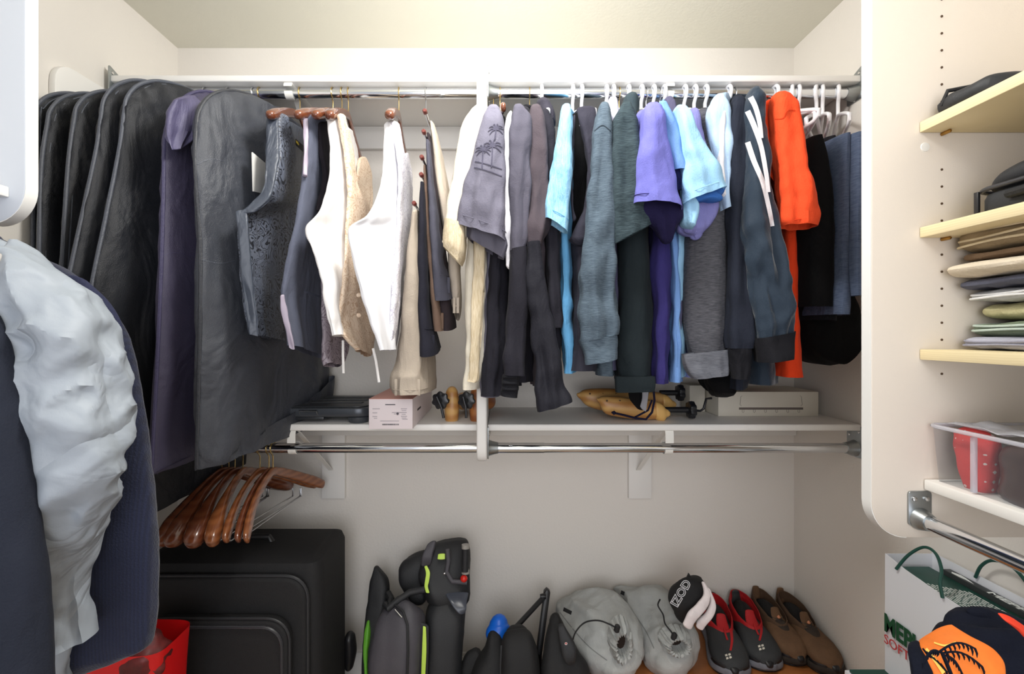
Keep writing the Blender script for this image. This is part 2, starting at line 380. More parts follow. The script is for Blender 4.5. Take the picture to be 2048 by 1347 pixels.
# shelf-and-rod brackets: wall plate, diagonal strut, top arm, hook cradle
def bracket(px, z, rz, lab, plate=True, px_wall=None):
    x = (px-CX)/F*1.44; xw = x
    T = thing('shelf_bracket', lab, 'bracket', (x, YB-0.02, z-0.3)); w2 = 0.013
    if plate:
        xp = (px_wall-CX)/F*1.745
        obj('wall_plate', MB().box(xp-0.044, xp+0.044, YB-0.0185, YB-0.001, 0.705, z-ST-0.002, 0.002), M_white, T)
    y_w = YB-0.0195
    xd = xp if plate else x
    xd2 = xd - 0.0
    obj('top_arm', MB().box(x-w2, x+w2, 1.437, y_w, z-ST-0.0025, z-ST-0.0005, 0.0008), M_brk, T)
    # diagonal strut from under the front of shelf down to the plate
    a = Vector((x, 1.47, z-ST-0.004)); c = Vector((xd-0.008, y_w-0.002, z-0.235))
    m = MB(); d = (c-a); side = Vector((0.0085, 0, 0)); up = d.cross(side).normalized()*0.002
    m.add([a-side, a+side, c+side, c-side, a-side+up, a+side+up, c+side+up, c-side+up], [(0,1,2,3),(7,6,5,4),(0,4,5,1),(1,5,6,2),(2,6,7,3),(3,7,4,0)])
    obj('diagonal_strut', m, M_brk, T)
    # front drop and hook cradling the rod from below
    prof = [(1.437, z-ST), (1.434, z-ST-0.012), (1.434, rz+0.02)]
    m = MB(); 
    def strip(pr, th=0.0022, w=w2, dx=0.0):
        v = []; f = []
        for (y, zz) in pr: v += [(x-w, y, zz), (x+w, y, zz), (x-w, y+th, zz+th*0.3), (x+w, y+th, zz+th*0.3)]
        for i in range(len(pr)-1):
            o = i*4; f += [(o, o+1, o+5, o+4), (o+2, o+6, o+7, o+3), (o, o+4, o+6, o+2), (o+1, o+3, o+7, o+5)]
        f += [(0, 2, 3, 1), (len(v)-4, len(v)-3, len(v)-1, len(v)-2)]
        m.add(v, f)
    strip(prof)
    obj('front_drop', m, M_brk, T)
    m = MB(); hk = []
    for k in range(13):
        a_ = math.radians(75-k*21); hk.append((RY+0.0195*math.cos(a_), rz+0.0195*math.sin(a_)))
    strip(hk, 0.002, w2*0.95); obj('rod_hook', m, M_brk, T)
bracket(577, ZU, RZU, 'white bracket under the upper left shelf, above the wooden vest hangers', False)
bracket(1340, ZU, RZU, 'white bracket under the upper right shelf, above the blue shirts', False)
bracket(584, ZL, RZL, 'white bracket with wall plate under the lower shelf, beside the wooden hangers', True, 667)
bracket(1338, ZL, RZL, 'white bracket with wall plate under the right lower shelf', True, 1280)
# ------------------------------------------------------------------ right shelf tower
TY = 0.90; TX = 0.735; TT = 0.0254; ZP = 0.9345
T = thing('shelf_tower', 'tall cream shelf tower with maple shelves on the right wall', 'shelf unit', (XR-0.2, TY-0.3, ZP))
pr = rounded([(TX, ZP), (XR, ZP), (XR, ZC-0.002), (TX, ZC-0.002)], [0.075, 0, 0, 0.0], 10)
sp = obj('side_panel', MB().prism([(p.x, TY, p.y) for p in pr], (0, TT, 0), 0.003, 2), M_tower, T)
def lit_edge_strip(x, y0, y1, zb, zt, r, s_, m_, T_):
    n = 10; pts = [(x, zt)]
    for k in range(n+1):
        a = math.pi/2*k/n; pts.append((x+s_*(r-r*math.cos(a)), zb+r-r*math.sin(a)))
    m = MB(); v = []; f = []
    for (px_, pz_) in pts: v += [(px_-s_*.0008, y0+.0012, pz_-.0003), (px_-s_*.0008, y1-.0012, pz_-.0003), (px_+s_*.0006, y0+.0012, pz_+.0008), (px_+s_*.0006, y1-.0012, pz_+.0008)]
    for i in range(len(pts)-1):
        o = i*4; f += [(o, o+1, o+5, o+4), (o+2, o+6, o+7, o+3), (o, o+4, o+6, o+2), (o+1, o+3, o+7, o+5)]
    f += [(0, 2, 3, 1), (len(v)-4, len(v)-3, len(v)-1, len(v)-2)]
    m.add(v, f); o = obj('lit_edge_strip', m, m_, T_); o['label'] = 'white strip painted as the lit panel edge'; return o
M_edge = mat('lit_edge_white', (244, 243, 240), rough=.35)  # brighter white paints the light onto the edges of both side panels
lit_edge_strip(TX, TY, TY+TT, ZP, ZC-.003, 0.0703, 1, M_edge, T)
m = MB(); xh = (1883-CX)/F*TY
for k in range(-2, 26):
    py = 32+k*35.4/1.0 if False else 67+(k-1)*34.0
    if 235 < py < 330 or py < -40 or py > 760: continue
    c = W(1883, py, TY)
    m.lathe([(0.0024, 0), (0.0024, 0.0008)], (xh, TY-0.0004, c.z), (0, -1, 0), 10)
ho = obj('peg_holes', m, M_hole, T); ho['kind'] = 'stuff'; ho['label'] = 'column of small dark shelf pin holes'
SX = 0.829; SYF = 0.05
for py0, thk in ((245, 23), (455, 15), (698, 17)):
    zt = W(0, py0, TY).z; hh = 0.0205
    so = obj('shelf', MB().box(SX, XR-0.001, SYF, TY-0.001, zt-hh, zt, 0.0015), M_maple, T); so['label'] = 'maple shelf board'
    if py0 < 600:
        obj('shelf_pin', MB().lathe([(0.0035, 0), (0.0035, 0.016), (0.002, 0.018)], (xh, TY-0.001, zt-hh-0.003), (0, -1, 0), 12), mat('brass_pin', (170, 130, 70), rough=0.3, metal=1), T)
zt = W(0, 957, TY).z
so = obj('shelf', MB().box((1846-CX)/F*TY, XR-0.001, SYF, TY-0.001, zt-0.0205, zt, 0.003), M_white, T); so['label'] = 'white fixed bottom shelf'
obj('screw_cap', MB().lathe([(0.009, 0), (0.0085, 0.0015), (0.004, 0.002)], W(1850, 294, TY)+Vector((0, 0.0003, 0)), (0, -1, 0), 16), M_brk, T)
ZT1, ZT2, ZT3, ZT4 = W(0, 245, TY).z, W(0, 455, TY).z, W(0, 698, TY).z, W(0, 957, TY).z
# tower rod
rx, rz = (1838-CX)/F*TY, W(0, 1036, TY).z
T2 = thing('hanging_rod', 'steel hanging rod under the white shelf of the right tower', 'rod', (rx, TY, rz))
obj('tube', MB().tube([(rx, TY-0.006, rz), (rx, 0.05, rz)], 0.0135, 24), M_chrome, T2)
pts = rounded([(rx-0.024, rz-0.013), (rx+0.022, rz-0.013), (rx+0.022, rz+0.055), (rx-0.024, rz+0.055)], [0.007]*4, 3)
fo = obj('flange', MB().prism([(p.x, TY-0.004, p.y) for p in pts], (0, 0.004, 0), 0.001).lathe([(0.022, 0), (0.019, 0.01), (0.0155, 0.02)], (rx, TY-0.004, rz), (0, -1, 0)), M_steel, T2)
for dx, dz in ((-0.013, 0.04), (0.011, 0.04)):
    obj('screw', MB().lathe([(0.005, 0), (0.0045, 0.003), (0.002, 0.004)], (rx+dx, TY-0.004, rz+dz), (0, -1, 0), 12), M_screw, fo)
# left unit panel (its face turned to the camera, rounded bottom)
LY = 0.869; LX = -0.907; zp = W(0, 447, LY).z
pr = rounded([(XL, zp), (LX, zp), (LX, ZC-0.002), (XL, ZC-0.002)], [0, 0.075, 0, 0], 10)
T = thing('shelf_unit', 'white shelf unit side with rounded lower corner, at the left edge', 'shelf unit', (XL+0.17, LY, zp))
obj('side_panel', MB().prism([(p.x, LY, p.y) for p in pr], (0, TT, 0), 0.003, 2), mat('shaded_white_melamine', (196, 202, 212), rough=.45), T)  # white panel; the shade on its face is put into this grey-blue colour
lit_edge_strip(LX, LY, LY+TT, zp, ZC-.003, 0.0703, -1, M_edge, T)
obj('shelf', MB().box(XL, LX-0.03, 0.05, LY, zp+0.05, zp+0.07, 0.002), M_white, T)
jr = MB().tube([(-0.985, LY-0.002, 1.525+0.02), (-0.985, 0.05, 1.525+0.02)], 0.0135, 20)
LRX, LRZ = -0.985, 1.60
# ------------------------------------------------------------------ hangers
M_plast = mat('white_plastic', (246, 246, 250), rough=0.28, spec=0.5)
M_gold = mat('brass_wire', (196, 172, 118), rough=0.25, metal=1.0)
M_wire = mat('silver_wire', (200, 202, 205), rough=0.22, metal=1.0)
M_hwood = mat('hanger_wood', (112, 62, 38), rough=0.25, kind='wood', rgb2=(98, 50, 30), coat=0.7, stretch=(2, 1, 2))
M_hlite = mat('hanger_wood_light', (140, 84, 48), rough=0.25, kind='wood', rgb2=(120, 68, 38), coat=0.7, stretch=(2, 1, 2))
M_dark = mat('dark_plastic', (24, 24, 27), rough=0.4)
def hook_pts(X, z, dn, r=RR, zneck=-0.085, over=-45):
    rr = r+dn; P = []
    for k in range(15):
        a = math.radians(over+(200-over)*k/14); P.append((rr*math.cos(a), z+rr*math.sin(a)*1.0+0.0015))
    P += [(-rr*0.75, z-rr*0.72), (-rr*0.35, z-rr*1.05), (0, z-rr*1.5), (0, z+zneck)]
    return P
def mk_frame(hx, yaw, Y=None):
    X = (hx-CX)/F*(Y or RY); c, s = math.cos(yaw), math.sin(yaw)
    def fr(d, z, o=0.0): return Vector((X+s*d+c*o, RY+c*d, z))      # d>0 away from the camera; yaw>0 near end swings left
    return X, fr
def plastic_hanger(hx, nx=None, nY=1.25, label='', group=None, z=RZU, half=0.2, drop=0.155):
    Xh = (hx-CX)/F*RY; yaw = 0.0 if nx is None else math.asin(max(-0.9, min(0.9, (Xh-(nx-CX)/F*nY)/half)))
    X, fr = mk_frame(hx, yaw); m = MB(); r = 0.0055
    m.tube([fr(d, zz) for d, zz in hook_pts(X, z, r+0.0005, zneck=-0.075, over=-20)], r, 10)
    zt = z-0.07; zb = z-drop
    pts = [(0, zt)]
    for k in range(1, 9): t_ = k/9; pts.append((-half*t_, zt-0.078*t_**1.15))
    ring = [(-half-0.004, zb+0.004), (-half, zb-0.010), (-half+0.014, zb-0.017)]
    left = [(d, zz) for d, zz in pts]+ring
    loop = left+[(0, zb-0.019)]+[(-d, zz) for d, zz in left[::-1]]
    m.tube([fr(d, zz) for d, zz in loop[:-1]], r, 10, closed=True)
    return single('plastic_hanger', m, M_plast, label, 'hanger', group, loc=fr(0, zb-0.02))
def wire_hanger(hx, nx=None, nY=1.25, label='', group=None, z=RZU, half=0.2, m_=None):
    Xh = (hx-CX)/F*RY; yaw = 0.0 if nx is None else math.asin(max(-0.9, min(0.9, (Xh-(nx-CX)/F*nY)/half)))
    X, fr = mk_frame(hx, yaw); m = MB(); r = 0.0016
    m.tube([fr(d, zz) for d, zz in hook_pts(X, z, r, zneck=-0.08)], r, 7)
    zt = z-0.078; zb = z-0.16
    loop = [(0, zt), (-half*.5, zt-0.035), (-half, zb+0.006), (-half+0.004, zb), (half-0.004, zb), (half, zb+0.006), (half*.5, zt-0.035)]
    m.tube([fr(d, zz) for d, zz in loop], r, 7, closed=True)
    return single('wire_hanger', m, m_ or M_gold, label, 'hanger', group, loc=fr(0, zb))
def wood_hanger(hx, nx, nY, label, group=None, z=RZU, half=0.215, wend=0.03, hend=0.03, drop=0.075, mw=None, mh=None, zc=-0.075, bar=True, curve=0.0):
    Xh = (hx-CX)/F*RY; yaw = math.asin(max(-0.9, min(0.9, (Xh-(nx-CX)/F*nY+curve)/(RY-nY))))
    X, fr = mk_frame(hx, yaw)
    T = thing('wooden_hanger', label, 'hanger', fr(0, z+zc-drop-0.03), group)
    obj('hook', MB().tube([fr(d, zz) for d, zz in hook_pts(X, z, 0.0017, zneck=zc+0.01)], 0.0017, 8), mh or M_gold, T)
    sts = []
    for k in range(15):
        q = -1+2*k/14; e = abs(q); zz = z+zc-drop*(e**1.25); wq = 0.006+(wend/2-0.006)*(max(0, (e-0.25)/0.75)**1.3); hq = 0.026+(hend-0.026)*e
        if e > 0.97: wq *= 0.72; hq *= 0.8
        cv = curve*q*q; sts.append((fr(q*half, zz, cv-wq), fr(q*half, zz, cv+wq), hq))
    m = MB(); m.loft(sts, sub=3, nu=16, p=0.8, end='cap', top='cap'); obj('shoulder_bar', m, mw or M_hwood, T)
    if bar:
        zb = z+zc-drop-0.028; h2 = half*0.8
        obj('trouser_bar', MB().tube([fr(-h2, zb+0.03), fr(-h2, zb+0.003), fr(-h2+0.003, zb), fr(h2-0.003, zb), fr(h2, zb+0.003), fr(h2, zb+0.03)], 0.0028, 8), M_wire, T)
    return T
# ------------------------------------------------------------------ garments on hangers (hanger bars run front to back, so we see them edge on)
_sd = [1.0]
def nseed(): _sd[0] += 1.37; return _sd[0]
def body_sts(rows, Yn, Xh, Yfar, zneck, neck=True, fx=None):
    out = []; R = []
    for xl, xr, py in rows:
        a = W(xl, py, Yn); b = W(xr, py, Yn); R.append(((a.x+b.x)/2, a.z, abs(b.x-a.x)))
    x0, z0, t0 = R[0]
    if neck:
        for q, dz in ((0.18, 0.0), (0.45, -0.012), (0.75, -0.035)):
            zz = zneck+dz; X1 = Xh+(x0-Xh)*q; Y1 = RY-(RY-Yn)*q; X2 = Xh-(x0-Xh)*q; Y2 = RY+(Yfar-RY)*q
            out.append((Vector((X1, Y1, zz)), Vector((X2, Y2, zz)), t0*0.75))
    for x, z, t_ in R:
        xf = (2*Xh-x) if fx is None else fx
        out.append((Vector((x, Yn, z)), Vector((xf, Yfar, z)), t_))
    return out
def garment(name, label, cat, hx, m, rows=None, sleeves=(), Yn=1.26, Yfar=1.66, group=None, zneck=2.025, amp=0.006, wl=0.035, p=0.6, hem='open', wr=0.0015, neck=True, parts=(), fx=None, m_low=None, body_name='body'):
    Xh = (hx-CX)/F*RY
    zs = [W(0, r[2], Yn).z for r in rows] if rows else [1.2]
    T = thing(name, label, cat, (Xh, RY, min(zs)), group)
    if rows:
        obj(body_name, MB().loft(body_sts(rows, Yn, Xh, Yfar, zneck, neck, fx), sub=8, nu=64, p=p, amp=amp*1.7, wl=wl*.8, seed=nseed(), wr=wr, end=hem), m, T)
    for s in sleeves:
        sts = [S(*(r[:4]), s.get('Y', 1.2), None, s.get('th', 0.045)*(r[4] if len(r) > 4 else 1.0)) for r in s['rows']]
        o = obj(s.get('name', 'sleeve'), MB().loft(sts, sub=9, nu=s.get('nu', 72), p=s.get('p', 0.68), amp=s.get('amp', 0.005)*1.9, wl=s.get('wl', 0.026), seed=nseed(), wr=s.get('wr', 0.0022), end=s.get('end', 'open'), top='none' if s.get('name', '') in ('cuff', 'lower_sleeve', 'ribbed_hem', 'hem_band', 'quilted_cuff') else 'cap', grow=s.get('grow', 1.0), inner=s.get('inner', 0.08)), s.get('m', m), T)
        if 'label' in s: o['label'] = s['label']
        if 'stitch' in s:      # seam line just above the cuff
            q, g = s['stitch']; n_ = len(sts)-1; a, b, th = sts[-1]; a0, b0, th0 = sts[-2]
            A = a+(a0-a)*q; B = b+(b0-b)*q; tt = th+(th0-th)*q; pts = []
            for k in range(24):
                an = math.pi+math.pi*k/23; c_, s_ = math.cos(an), math.sin(an)
                pts.append((A+B)/2+(B-A)/2*math.copysign(abs(c_)**.85, c_)+Vector((0, 1, 0))*(tt/2*math.copysign(abs(s_)**.85, s_)-0.0008))
            obj('seam', MB().tube(pts, 0.0011, 6), s.get('ms', m), o)
    for f_ in parts: f_(T)
    return T
C_ = cloth
cream = C_('cream', (236, 228, 210)); creaml = C_('cream_linen', (216, 202, 176), kind='linen', rgb2=(188, 170, 138))
palm = C_('palm_grey', (112, 110, 124)); palm2 = C_('palm_lining', (96, 94, 106))
dk = C_('charcoal_black', (46, 45, 53)); dk2 = C_('soft_black', (34, 34, 39)); white_c = C_('white', (236, 234, 238))
brown = C_('brown_grey', (82, 74, 80)); ltblue = C_('pale_blue', (158, 204, 232), kind='linen', rgb2=(120, 178, 216)); blue = C_('sky_blue', (104, 168, 214))
teal = C_('teal_heather', (92, 106, 118), kind='heather', rgb2=(70, 82, 94)); teal2 = C_('dark_teal', (66, 80, 86), kind='heather', rgb2=(48, 60, 66))
green_blk = C_('green_black', (38, 46, 50)); purp = C_('periwinkle', (112, 112, 186)); indigo = C_('indigo', (58, 52, 112)); mblue = C_('mid_blue', (112, 150, 206))
lblue2 = C_('ice_blue', (160, 206, 238)); lilac = C_('lilac', (150, 152, 206)); gheath = C_('grey_heather', (92, 92, 98), kind='heather', rgb2=(74, 75, 82))
bluewhite = C_('blue_white', (178, 204, 232)); navyblk = C_('navy_black', (42, 46, 58)); track = C_('track_navy', (48, 60, 74), rough=0.6, sheen=0.3)
orange = C_('orange_red', (236, 82, 44)); orange2 = C_('orange_red_body', (228, 68, 32)); taupe = C_('taupe', (120, 108, 100)); black = C_('black', (17, 17, 19)); denim = C_('denim', (92, 104, 128), kind='heather', rgb2=(70, 82, 106))
dpurp = C_('dusk_purple', (84, 82, 106)); lavg = C_('lavender_grey', (192, 192, 212))
G = 'shirts on the upper right rod'
def ring_collar(px, py, Y, rx_, rz_, m_, nm='collar', dY=0.06, r=0.008, lab=None):
    def f(T):
        c = W(px, py, Y); pts = []
        for k in range(20):
            a = 2*math.pi*k/20; pts.append(c+Vector((rx_*math.cos(a), dY+dY*math.sin(a), rz_*math.sin(a)*-1.0)))
        o = obj(nm, MB().tube(pts, r, 8, closed=True), m_, T)
        if lab: o['label'] = lab
    return f
def hood(rows, Y, m_, th=0.09, nm='hood', amp=0.006):
    def f(T):
        obj(nm, MB().loft([S(*r, Y, None, th) for r in rows], sub=5, nu=32, p=0.9, amp=amp, wl=0.03, seed=nseed(), wr=0.003, end='cap'), m_, T)
    return f
def patch(nm, rows, Y, m_, th=0.003, lab=None, dY=0.0):
    """a thin strip of fabric following screen-left/right edges at depth Y"""
    def f(T):
        o = obj(nm, MB().loft([(W(a, b_, y1), W(c, d, y2), th) for a, b_, c, d, y1, y2 in [(r+(Y, Y))[:6] if len(r) < 6 else r for r in rows]], sub=4, nu=16, p=0.6, end='cap'), m_, T)
        if lab: o['label'] = lab
    return f
# 1 cream linen shirt
garment('linen_shirt', 'long cream linen shirt with turned-up cuff, first right of the divider', 'shirt', 994, cream,
    rows=[(955, 985, 235), (935, 972, 330), (922, 970, 450), (918, 968, 560), (919, 962, 700), (918, 948, 780)], Yn=1.27, zneck=2.02,
    sleeves=[dict(rows=[(938, 228, 975, 224, .8), (926, 250, 972, 246), (915, 300, 960, 300), (902, 380, 945, 390), (891, 450, 935, 460), (886, 486, 926, 525)], Y=1.225, th=0.06, amp=.004, inner=.03),
             dict(name='cuff', rows=[(889, 440, 930, 452, 1.1), (886, 478, 930, 505, 1.25), (887, 494, 924, 532, 1.2)], Y=1.215, th=0.066, m=creaml, label='rolled beige linen cuff', inner=0.03),
             dict(name='placket', rows=[(948, 470, 972, 470), (945, 600, 966, 600), (940, 740, 957, 740), (936, 762, 950, 764)], Y=1.245, th=0.018, m=creaml, label='beige linen front placket')])
# 2 grey palm shirt
def palms(T):
    c1 = (978, 312); Y = 1.158
    for cx, cy, sc in ((985, 282, 1.0), (968, 312, 0.85)):
        m = MB(); 
        for k in range(7):
            a = math.radians(-20+k*37); L = 26*sc
            pts = []
            for j in range(5):
                q = j/4; px = cx+math.cos(a)*L*q; py = cy-math.sin(a)*L*q*0.7+10*sc*q*q; pts.append(W(px, py, Y+0.012*abs(px-965)/50))
            m.tube(pts, 0.0012, 5)
        m.tube([W(cx, cy, Y), W(cx+2, cy+22*sc, Y), W(cx+1, cy+44*sc, Y)], 0.0014, 5)
        obj('palm_motif', m, palm2, T)
T_palm = garment('palm_print_shirt', 'grey short-sleeved shirt with woven palm trees, beside the divider', 'shirt', 1000, palm,
    rows=[(985, 1010, 245), (975, 1012, 400), (968, 1012, 500), (962, 1010, 600), (958, 1004, 720), (955, 1000, 795)], Yn=1.275, zneck=2.015, m_low=dk,
    sleeves=[dict(rows=[(972, 226, 1000, 226, .8), (962, 250, 1008, 250), (945, 310, 1009, 320), (928, 370, 1010, 400), (917, 425, 1012, 460), (914, 450, 1012, 482)], Y=1.2, th=0.07, inner=0.05, stitch=(0.75, 0)),
             dict(name='second_sleeve', rows=[(935, 440, 1012, 470), (936, 470, 1013, 495), (942, 482, 1006, 518)], Y=1.222, th=0.05, m=palm2, inner=0.03)], parts=[])
# dark shirt body under it
garment('dark_polo', 'black shirt body hanging right below the grey palm sleeve', 'shirt', 1007, dk,
    rows=[(988, 1018, 300), (972, 1022, 480), (966, 1014, 560), (960, 1008, 700), (955, 1002, 793)], Yn=1.25, zneck=1.99, p=0.7, amp=.008)
# 3 colour block track jacket white/charcoal
garment('colour_block_jacket', 'charcoal zip jacket with a white side panel and quilted cuffs', 'jacket', 1059, dk,
    rows=[(1030, 1062, 240), (1026, 1060, 400), (1020, 1062, 600), (1010, 1066, 765)], Yn=1.27, zneck=2.03,
    sleeves=[dict(rows=[(1026, 222, 1050, 220, .8), (1022, 250, 1064, 244), (1020, 320, 1062, 330), (1020, 420, 1058, 430), (1020, 502, 1054, 498)], Y=1.205, th=0.05, m=C_('slate_violet', (88, 86, 98)) ),
             dict(name='white_side', rows=[(1012, 240, 1024, 226, .7), (1004, 300, 1026, 300), (1000, 420, 1024, 420), (1008, 490, 1024, 490), (1014, 532, 1020, 536, .4)], Y=1.225, th=0.03, m=white_c, end='cap', label='white side panel'),
             dict(name='lower_sleeve', rows=[(1021, 500, 1055, 494, 1.08), (1015, 620, 1054, 620, 1.08), (1008, 748, 1047, 750, 1.08)], Y=1.204, th=0.052, m=dk, label='black lower sleeve'),
             dict(name='quilted_cuff', rows=[(1007, 746, 1037, 746), (1005, 752, 1038, 752, 1.2), (1004, 757, 1037, 758, .95), (1003, 764, 1037, 765, 1.2), (1003, 769, 1036, 770, .95), (1003, 776, 1036, 777, 1.2), (1002, 781, 1035, 782, .95), (1003, 790, 1034, 794, 1.1)], Y=1.2, th=0.045, m=dk2, amp=0)],
    parts=[ring_collar(1053, 222, 1.32, 0.022, 0.012, dk2)])
# 4 brown grey jacket with black sleeve
garment('brown_grey_pullover', 'brown-grey pullover with long black lower sleeve kicking out right', 'pullover', 1083, brown,
    rows=[(1066, 1092, 240), (1064, 1096, 400), (1062, 1100, 600), (1060, 1104, 775)], Yn=1.262, zneck=2.02,
    sleeves=[dict(rows=[(1060, 222, 1082, 220, .8), (1056, 250, 1090, 250), (1054, 340, 1096, 350), (1054, 430, 1102, 440), (1054, 492, 1080, 492)], Y=1.222, th=0.05),
             dict(name='lower_sleeve', rows=[(1054, 486, 1078, 484), (1052, 540, 1086, 530), (1058, 600, 1096, 600), (1064, 680, 1108, 670), (1072, 750, 1122, 740), (1074, 822, 1138, 802)], Y=1.19, th=0.05, m=C_('black_violet', (42, 42, 50), rough=0.6), amp=.006, stitch=(.16, 0))])
# 5 dark hoodie
garment('dark_hoodie', 'dark grey hooded top behind the brown-grey pullover, hood up at hanger', 'hoodie', 1090, dk,
    rows=[(1092, 1112, 240), (1096, 1114, 400), (1100, 1120, 600), (1104, 1130, 738)], Yn=1.28, zneck=2.04,
    sleeves=[dict(rows=[(1078, 232, 1098, 226, .8), (1080, 270, 1108, 262), (1084, 360, 1112, 340), (1092, 480, 1116, 470), (1100, 620, 1122, 610), (1104, 655, 1122, 655)], Y=1.25, th=0.045)],
    parts=[hood([(1072, 216, 1100, 213), (1074, 230, 1106, 228), (1082, 250, 1108, 250)], 1.31, C_('hood_grey', (62, 60, 70)))])
# 6 pale blue tee
garment('pale_blue_tshirt', 'pale aqua-blue short-sleeved tee, leftmost of the blue tops', 't-shirt', 1145, blue,
    rows=[(1128, 1146, 245), (1120, 1144, 400), (1117, 1140, 520), (1118, 1142, 600), (1124, 1146, 700), (1124, 1142, 747)], Yn=1.262, zneck=2.02,
    sleeves=[dict(rows=[(1124, 218, 1140, 218, .8), (1118, 240, 1144, 244), (1108, 310, 1142, 320), (1096, 380, 1140, 390), (1089, 436, 1135, 466)], Y=1.205, th=0.055, m=ltblue, stitch=(.3, 0), inner=.04)])
# 7 dark open vest
garment('dark_gilet', 'black-violet sleeveless gilet with gaping armhole, right of pale blue tee', 'gilet', 1163, C_('gilet', (58, 57, 68)),
    rows=[(1140, 1196, 475), (1142, 1194, 560), (1140, 1198, 650), (1136, 1198, 742)], Yn=1.24, Yfar=1.64, zneck=2.0, neck=False, amp=.007,
    sleeves=[dict(name='shoulder', rows=[(1152, 220, 1190, 218, .6), (1160, 250, 1192, 250), (1174, 320, 1190, 330), (1170, 400, 1188, 400), (1160, 440, 1190, 440), (1144, 478, 1194, 478, 1.3)], Y=1.24, th=0.03, end='cap'),
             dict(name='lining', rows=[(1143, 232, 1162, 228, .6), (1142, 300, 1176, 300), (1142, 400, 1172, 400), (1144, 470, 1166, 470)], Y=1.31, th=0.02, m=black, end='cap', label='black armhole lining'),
             dict(name='armhole_edge', rows=[(1146, 232, 1151, 232, .6), (1143, 300, 1147, 300), (1142, 400, 1146, 404), (1146, 440, 1152, 436)], Y=1.225, th=0.01, end='cap', amp=0)],
    parts=[ring_collar(1172, 222, 1.3, 0.028, 0.006, dk)])
# 8 teal heather long sleeve
T_heath = garment('heather_long_sleeve', 'blue-grey heather sweatshirt with long cuffed sleeve in front', 'sweatshirt', 1212, teal,
    rows=[(1190, 1220, 250), (1190, 1222, 400), (1188, 1226, 600), (1192, 1232, 752)], Yn=1.262, zneck=2.02,
    sleeves=[dict(rows=[(1196, 218, 1216, 216, .8), (1190, 245, 1222, 240), (1182, 330, 1224, 330), (1172, 430, 1228, 430), (1164, 510, 1230, 510), (1159, 590, 1232, 590), (1160, 660, 1234, 660), (1158, 684, 1234, 668)], Y=1.19, th=0.065, amp=.006),
             dict(name='cuff', rows=[(1159, 680, 1233, 668), (1166, 700, 1234, 690), (1172, 728, 1234, 716)], Y=1.19, th=0.062, m=teal)])
# 9 lilac shoulder
garment('lavender_raglan_shirt', 'grey-violet raglan shirt with pale lavender shoulder, between two teal tops', 'shirt', 1226, dpurp,
    rows=[(1212, 1236, 262), (1214, 1238, 400), (1216, 1240, 600), (1216, 1240, 740)], Yn=1.275, zneck=2.03,
    sleeves=[dict(rows=[(1210, 258, 1236, 256), (1212, 330, 1234, 330), (1216, 420, 1234, 420)], Y=1.235, th=0.04),
             dict(name='shoulder_panel', rows=[(1216, 204, 1232, 202, .7), (1212, 222, 1236, 220), (1209, 262, 1236, 256)], Y=1.232, th=0.044, m=lavg, label='pale lavender shoulder panel')])
# 10 dark teal
garment('dark_teal_sweater', 'dark green-teal knit sweater with hem folded diagonally, centre of right rod', 'sweater', 1256, green_blk,
    rows=[(1232, 1300, 430), (1232, 1304, 520), (1230, 1308, 620), (1230, 1308, 720), (1232, 1307, 778)], Yn=1.222, Yfar=1.62, neck=False, amp=.005,
    sleeves=[dict(rows=[(1238, 220, 1262, 214, .8), (1224, 252, 1272, 240), (1222, 320, 1284, 320), (1222, 400, 1296, 390), (1226, 450, 1302, 420), (1229, 488, 1304, 448)], Y=1.178, th=0.06, m=teal2, amp=.004, inner=.03),
             dict(name='hem_band', rows=[(1230, 752, 1309, 752), (1230, 765, 1309, 765), (1232, 784, 1308, 782)], Y=1.222, th=0.03, p=.4, amp=.001, m=green_blk)],
    parts=[hood([(1246, 206, 1272, 202), (1246, 222, 1276, 218), (1252, 250, 1276, 250)], 1.3, C_('hood_teal', (60, 72, 78)))])
# 12 periwinkle tee
garment('periwinkle_polo', 'periwinkle polo with wide dark sleeve opening and indigo body', 'polo shirt', 1306, indigo,
    rows=[(1296, 1330, 260), (1300, 1338, 400), (1306, 1346, 500), (1306, 1344, 640), (1308, 1336, 768)], Yn=1.24, zneck=2.02,
    sleeves=[dict(rows=[(1284, 228, 1322, 226, .8), (1280, 250, 1326, 246), (1276, 300, 1336, 300), (1268, 360, 1350, 370), (1264, 408, 1364, 420)], Y=1.155, th=0.085, m=purp, stitch=(.3, 0), inner=.05),
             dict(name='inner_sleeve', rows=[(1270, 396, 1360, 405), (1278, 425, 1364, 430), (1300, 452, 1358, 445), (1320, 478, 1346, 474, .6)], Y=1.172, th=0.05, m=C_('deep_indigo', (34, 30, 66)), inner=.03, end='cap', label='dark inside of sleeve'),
             dict(name='shoulder', rows=[(1272, 235, 1290, 226, .8), (1272, 260, 1292, 260), (1276, 310, 1290, 310)], Y=1.215, th=0.03, m=purp, end='cap')],
    parts=[ring_collar(1284, 228, 1.33, 0.018, 0.01, white_c)])
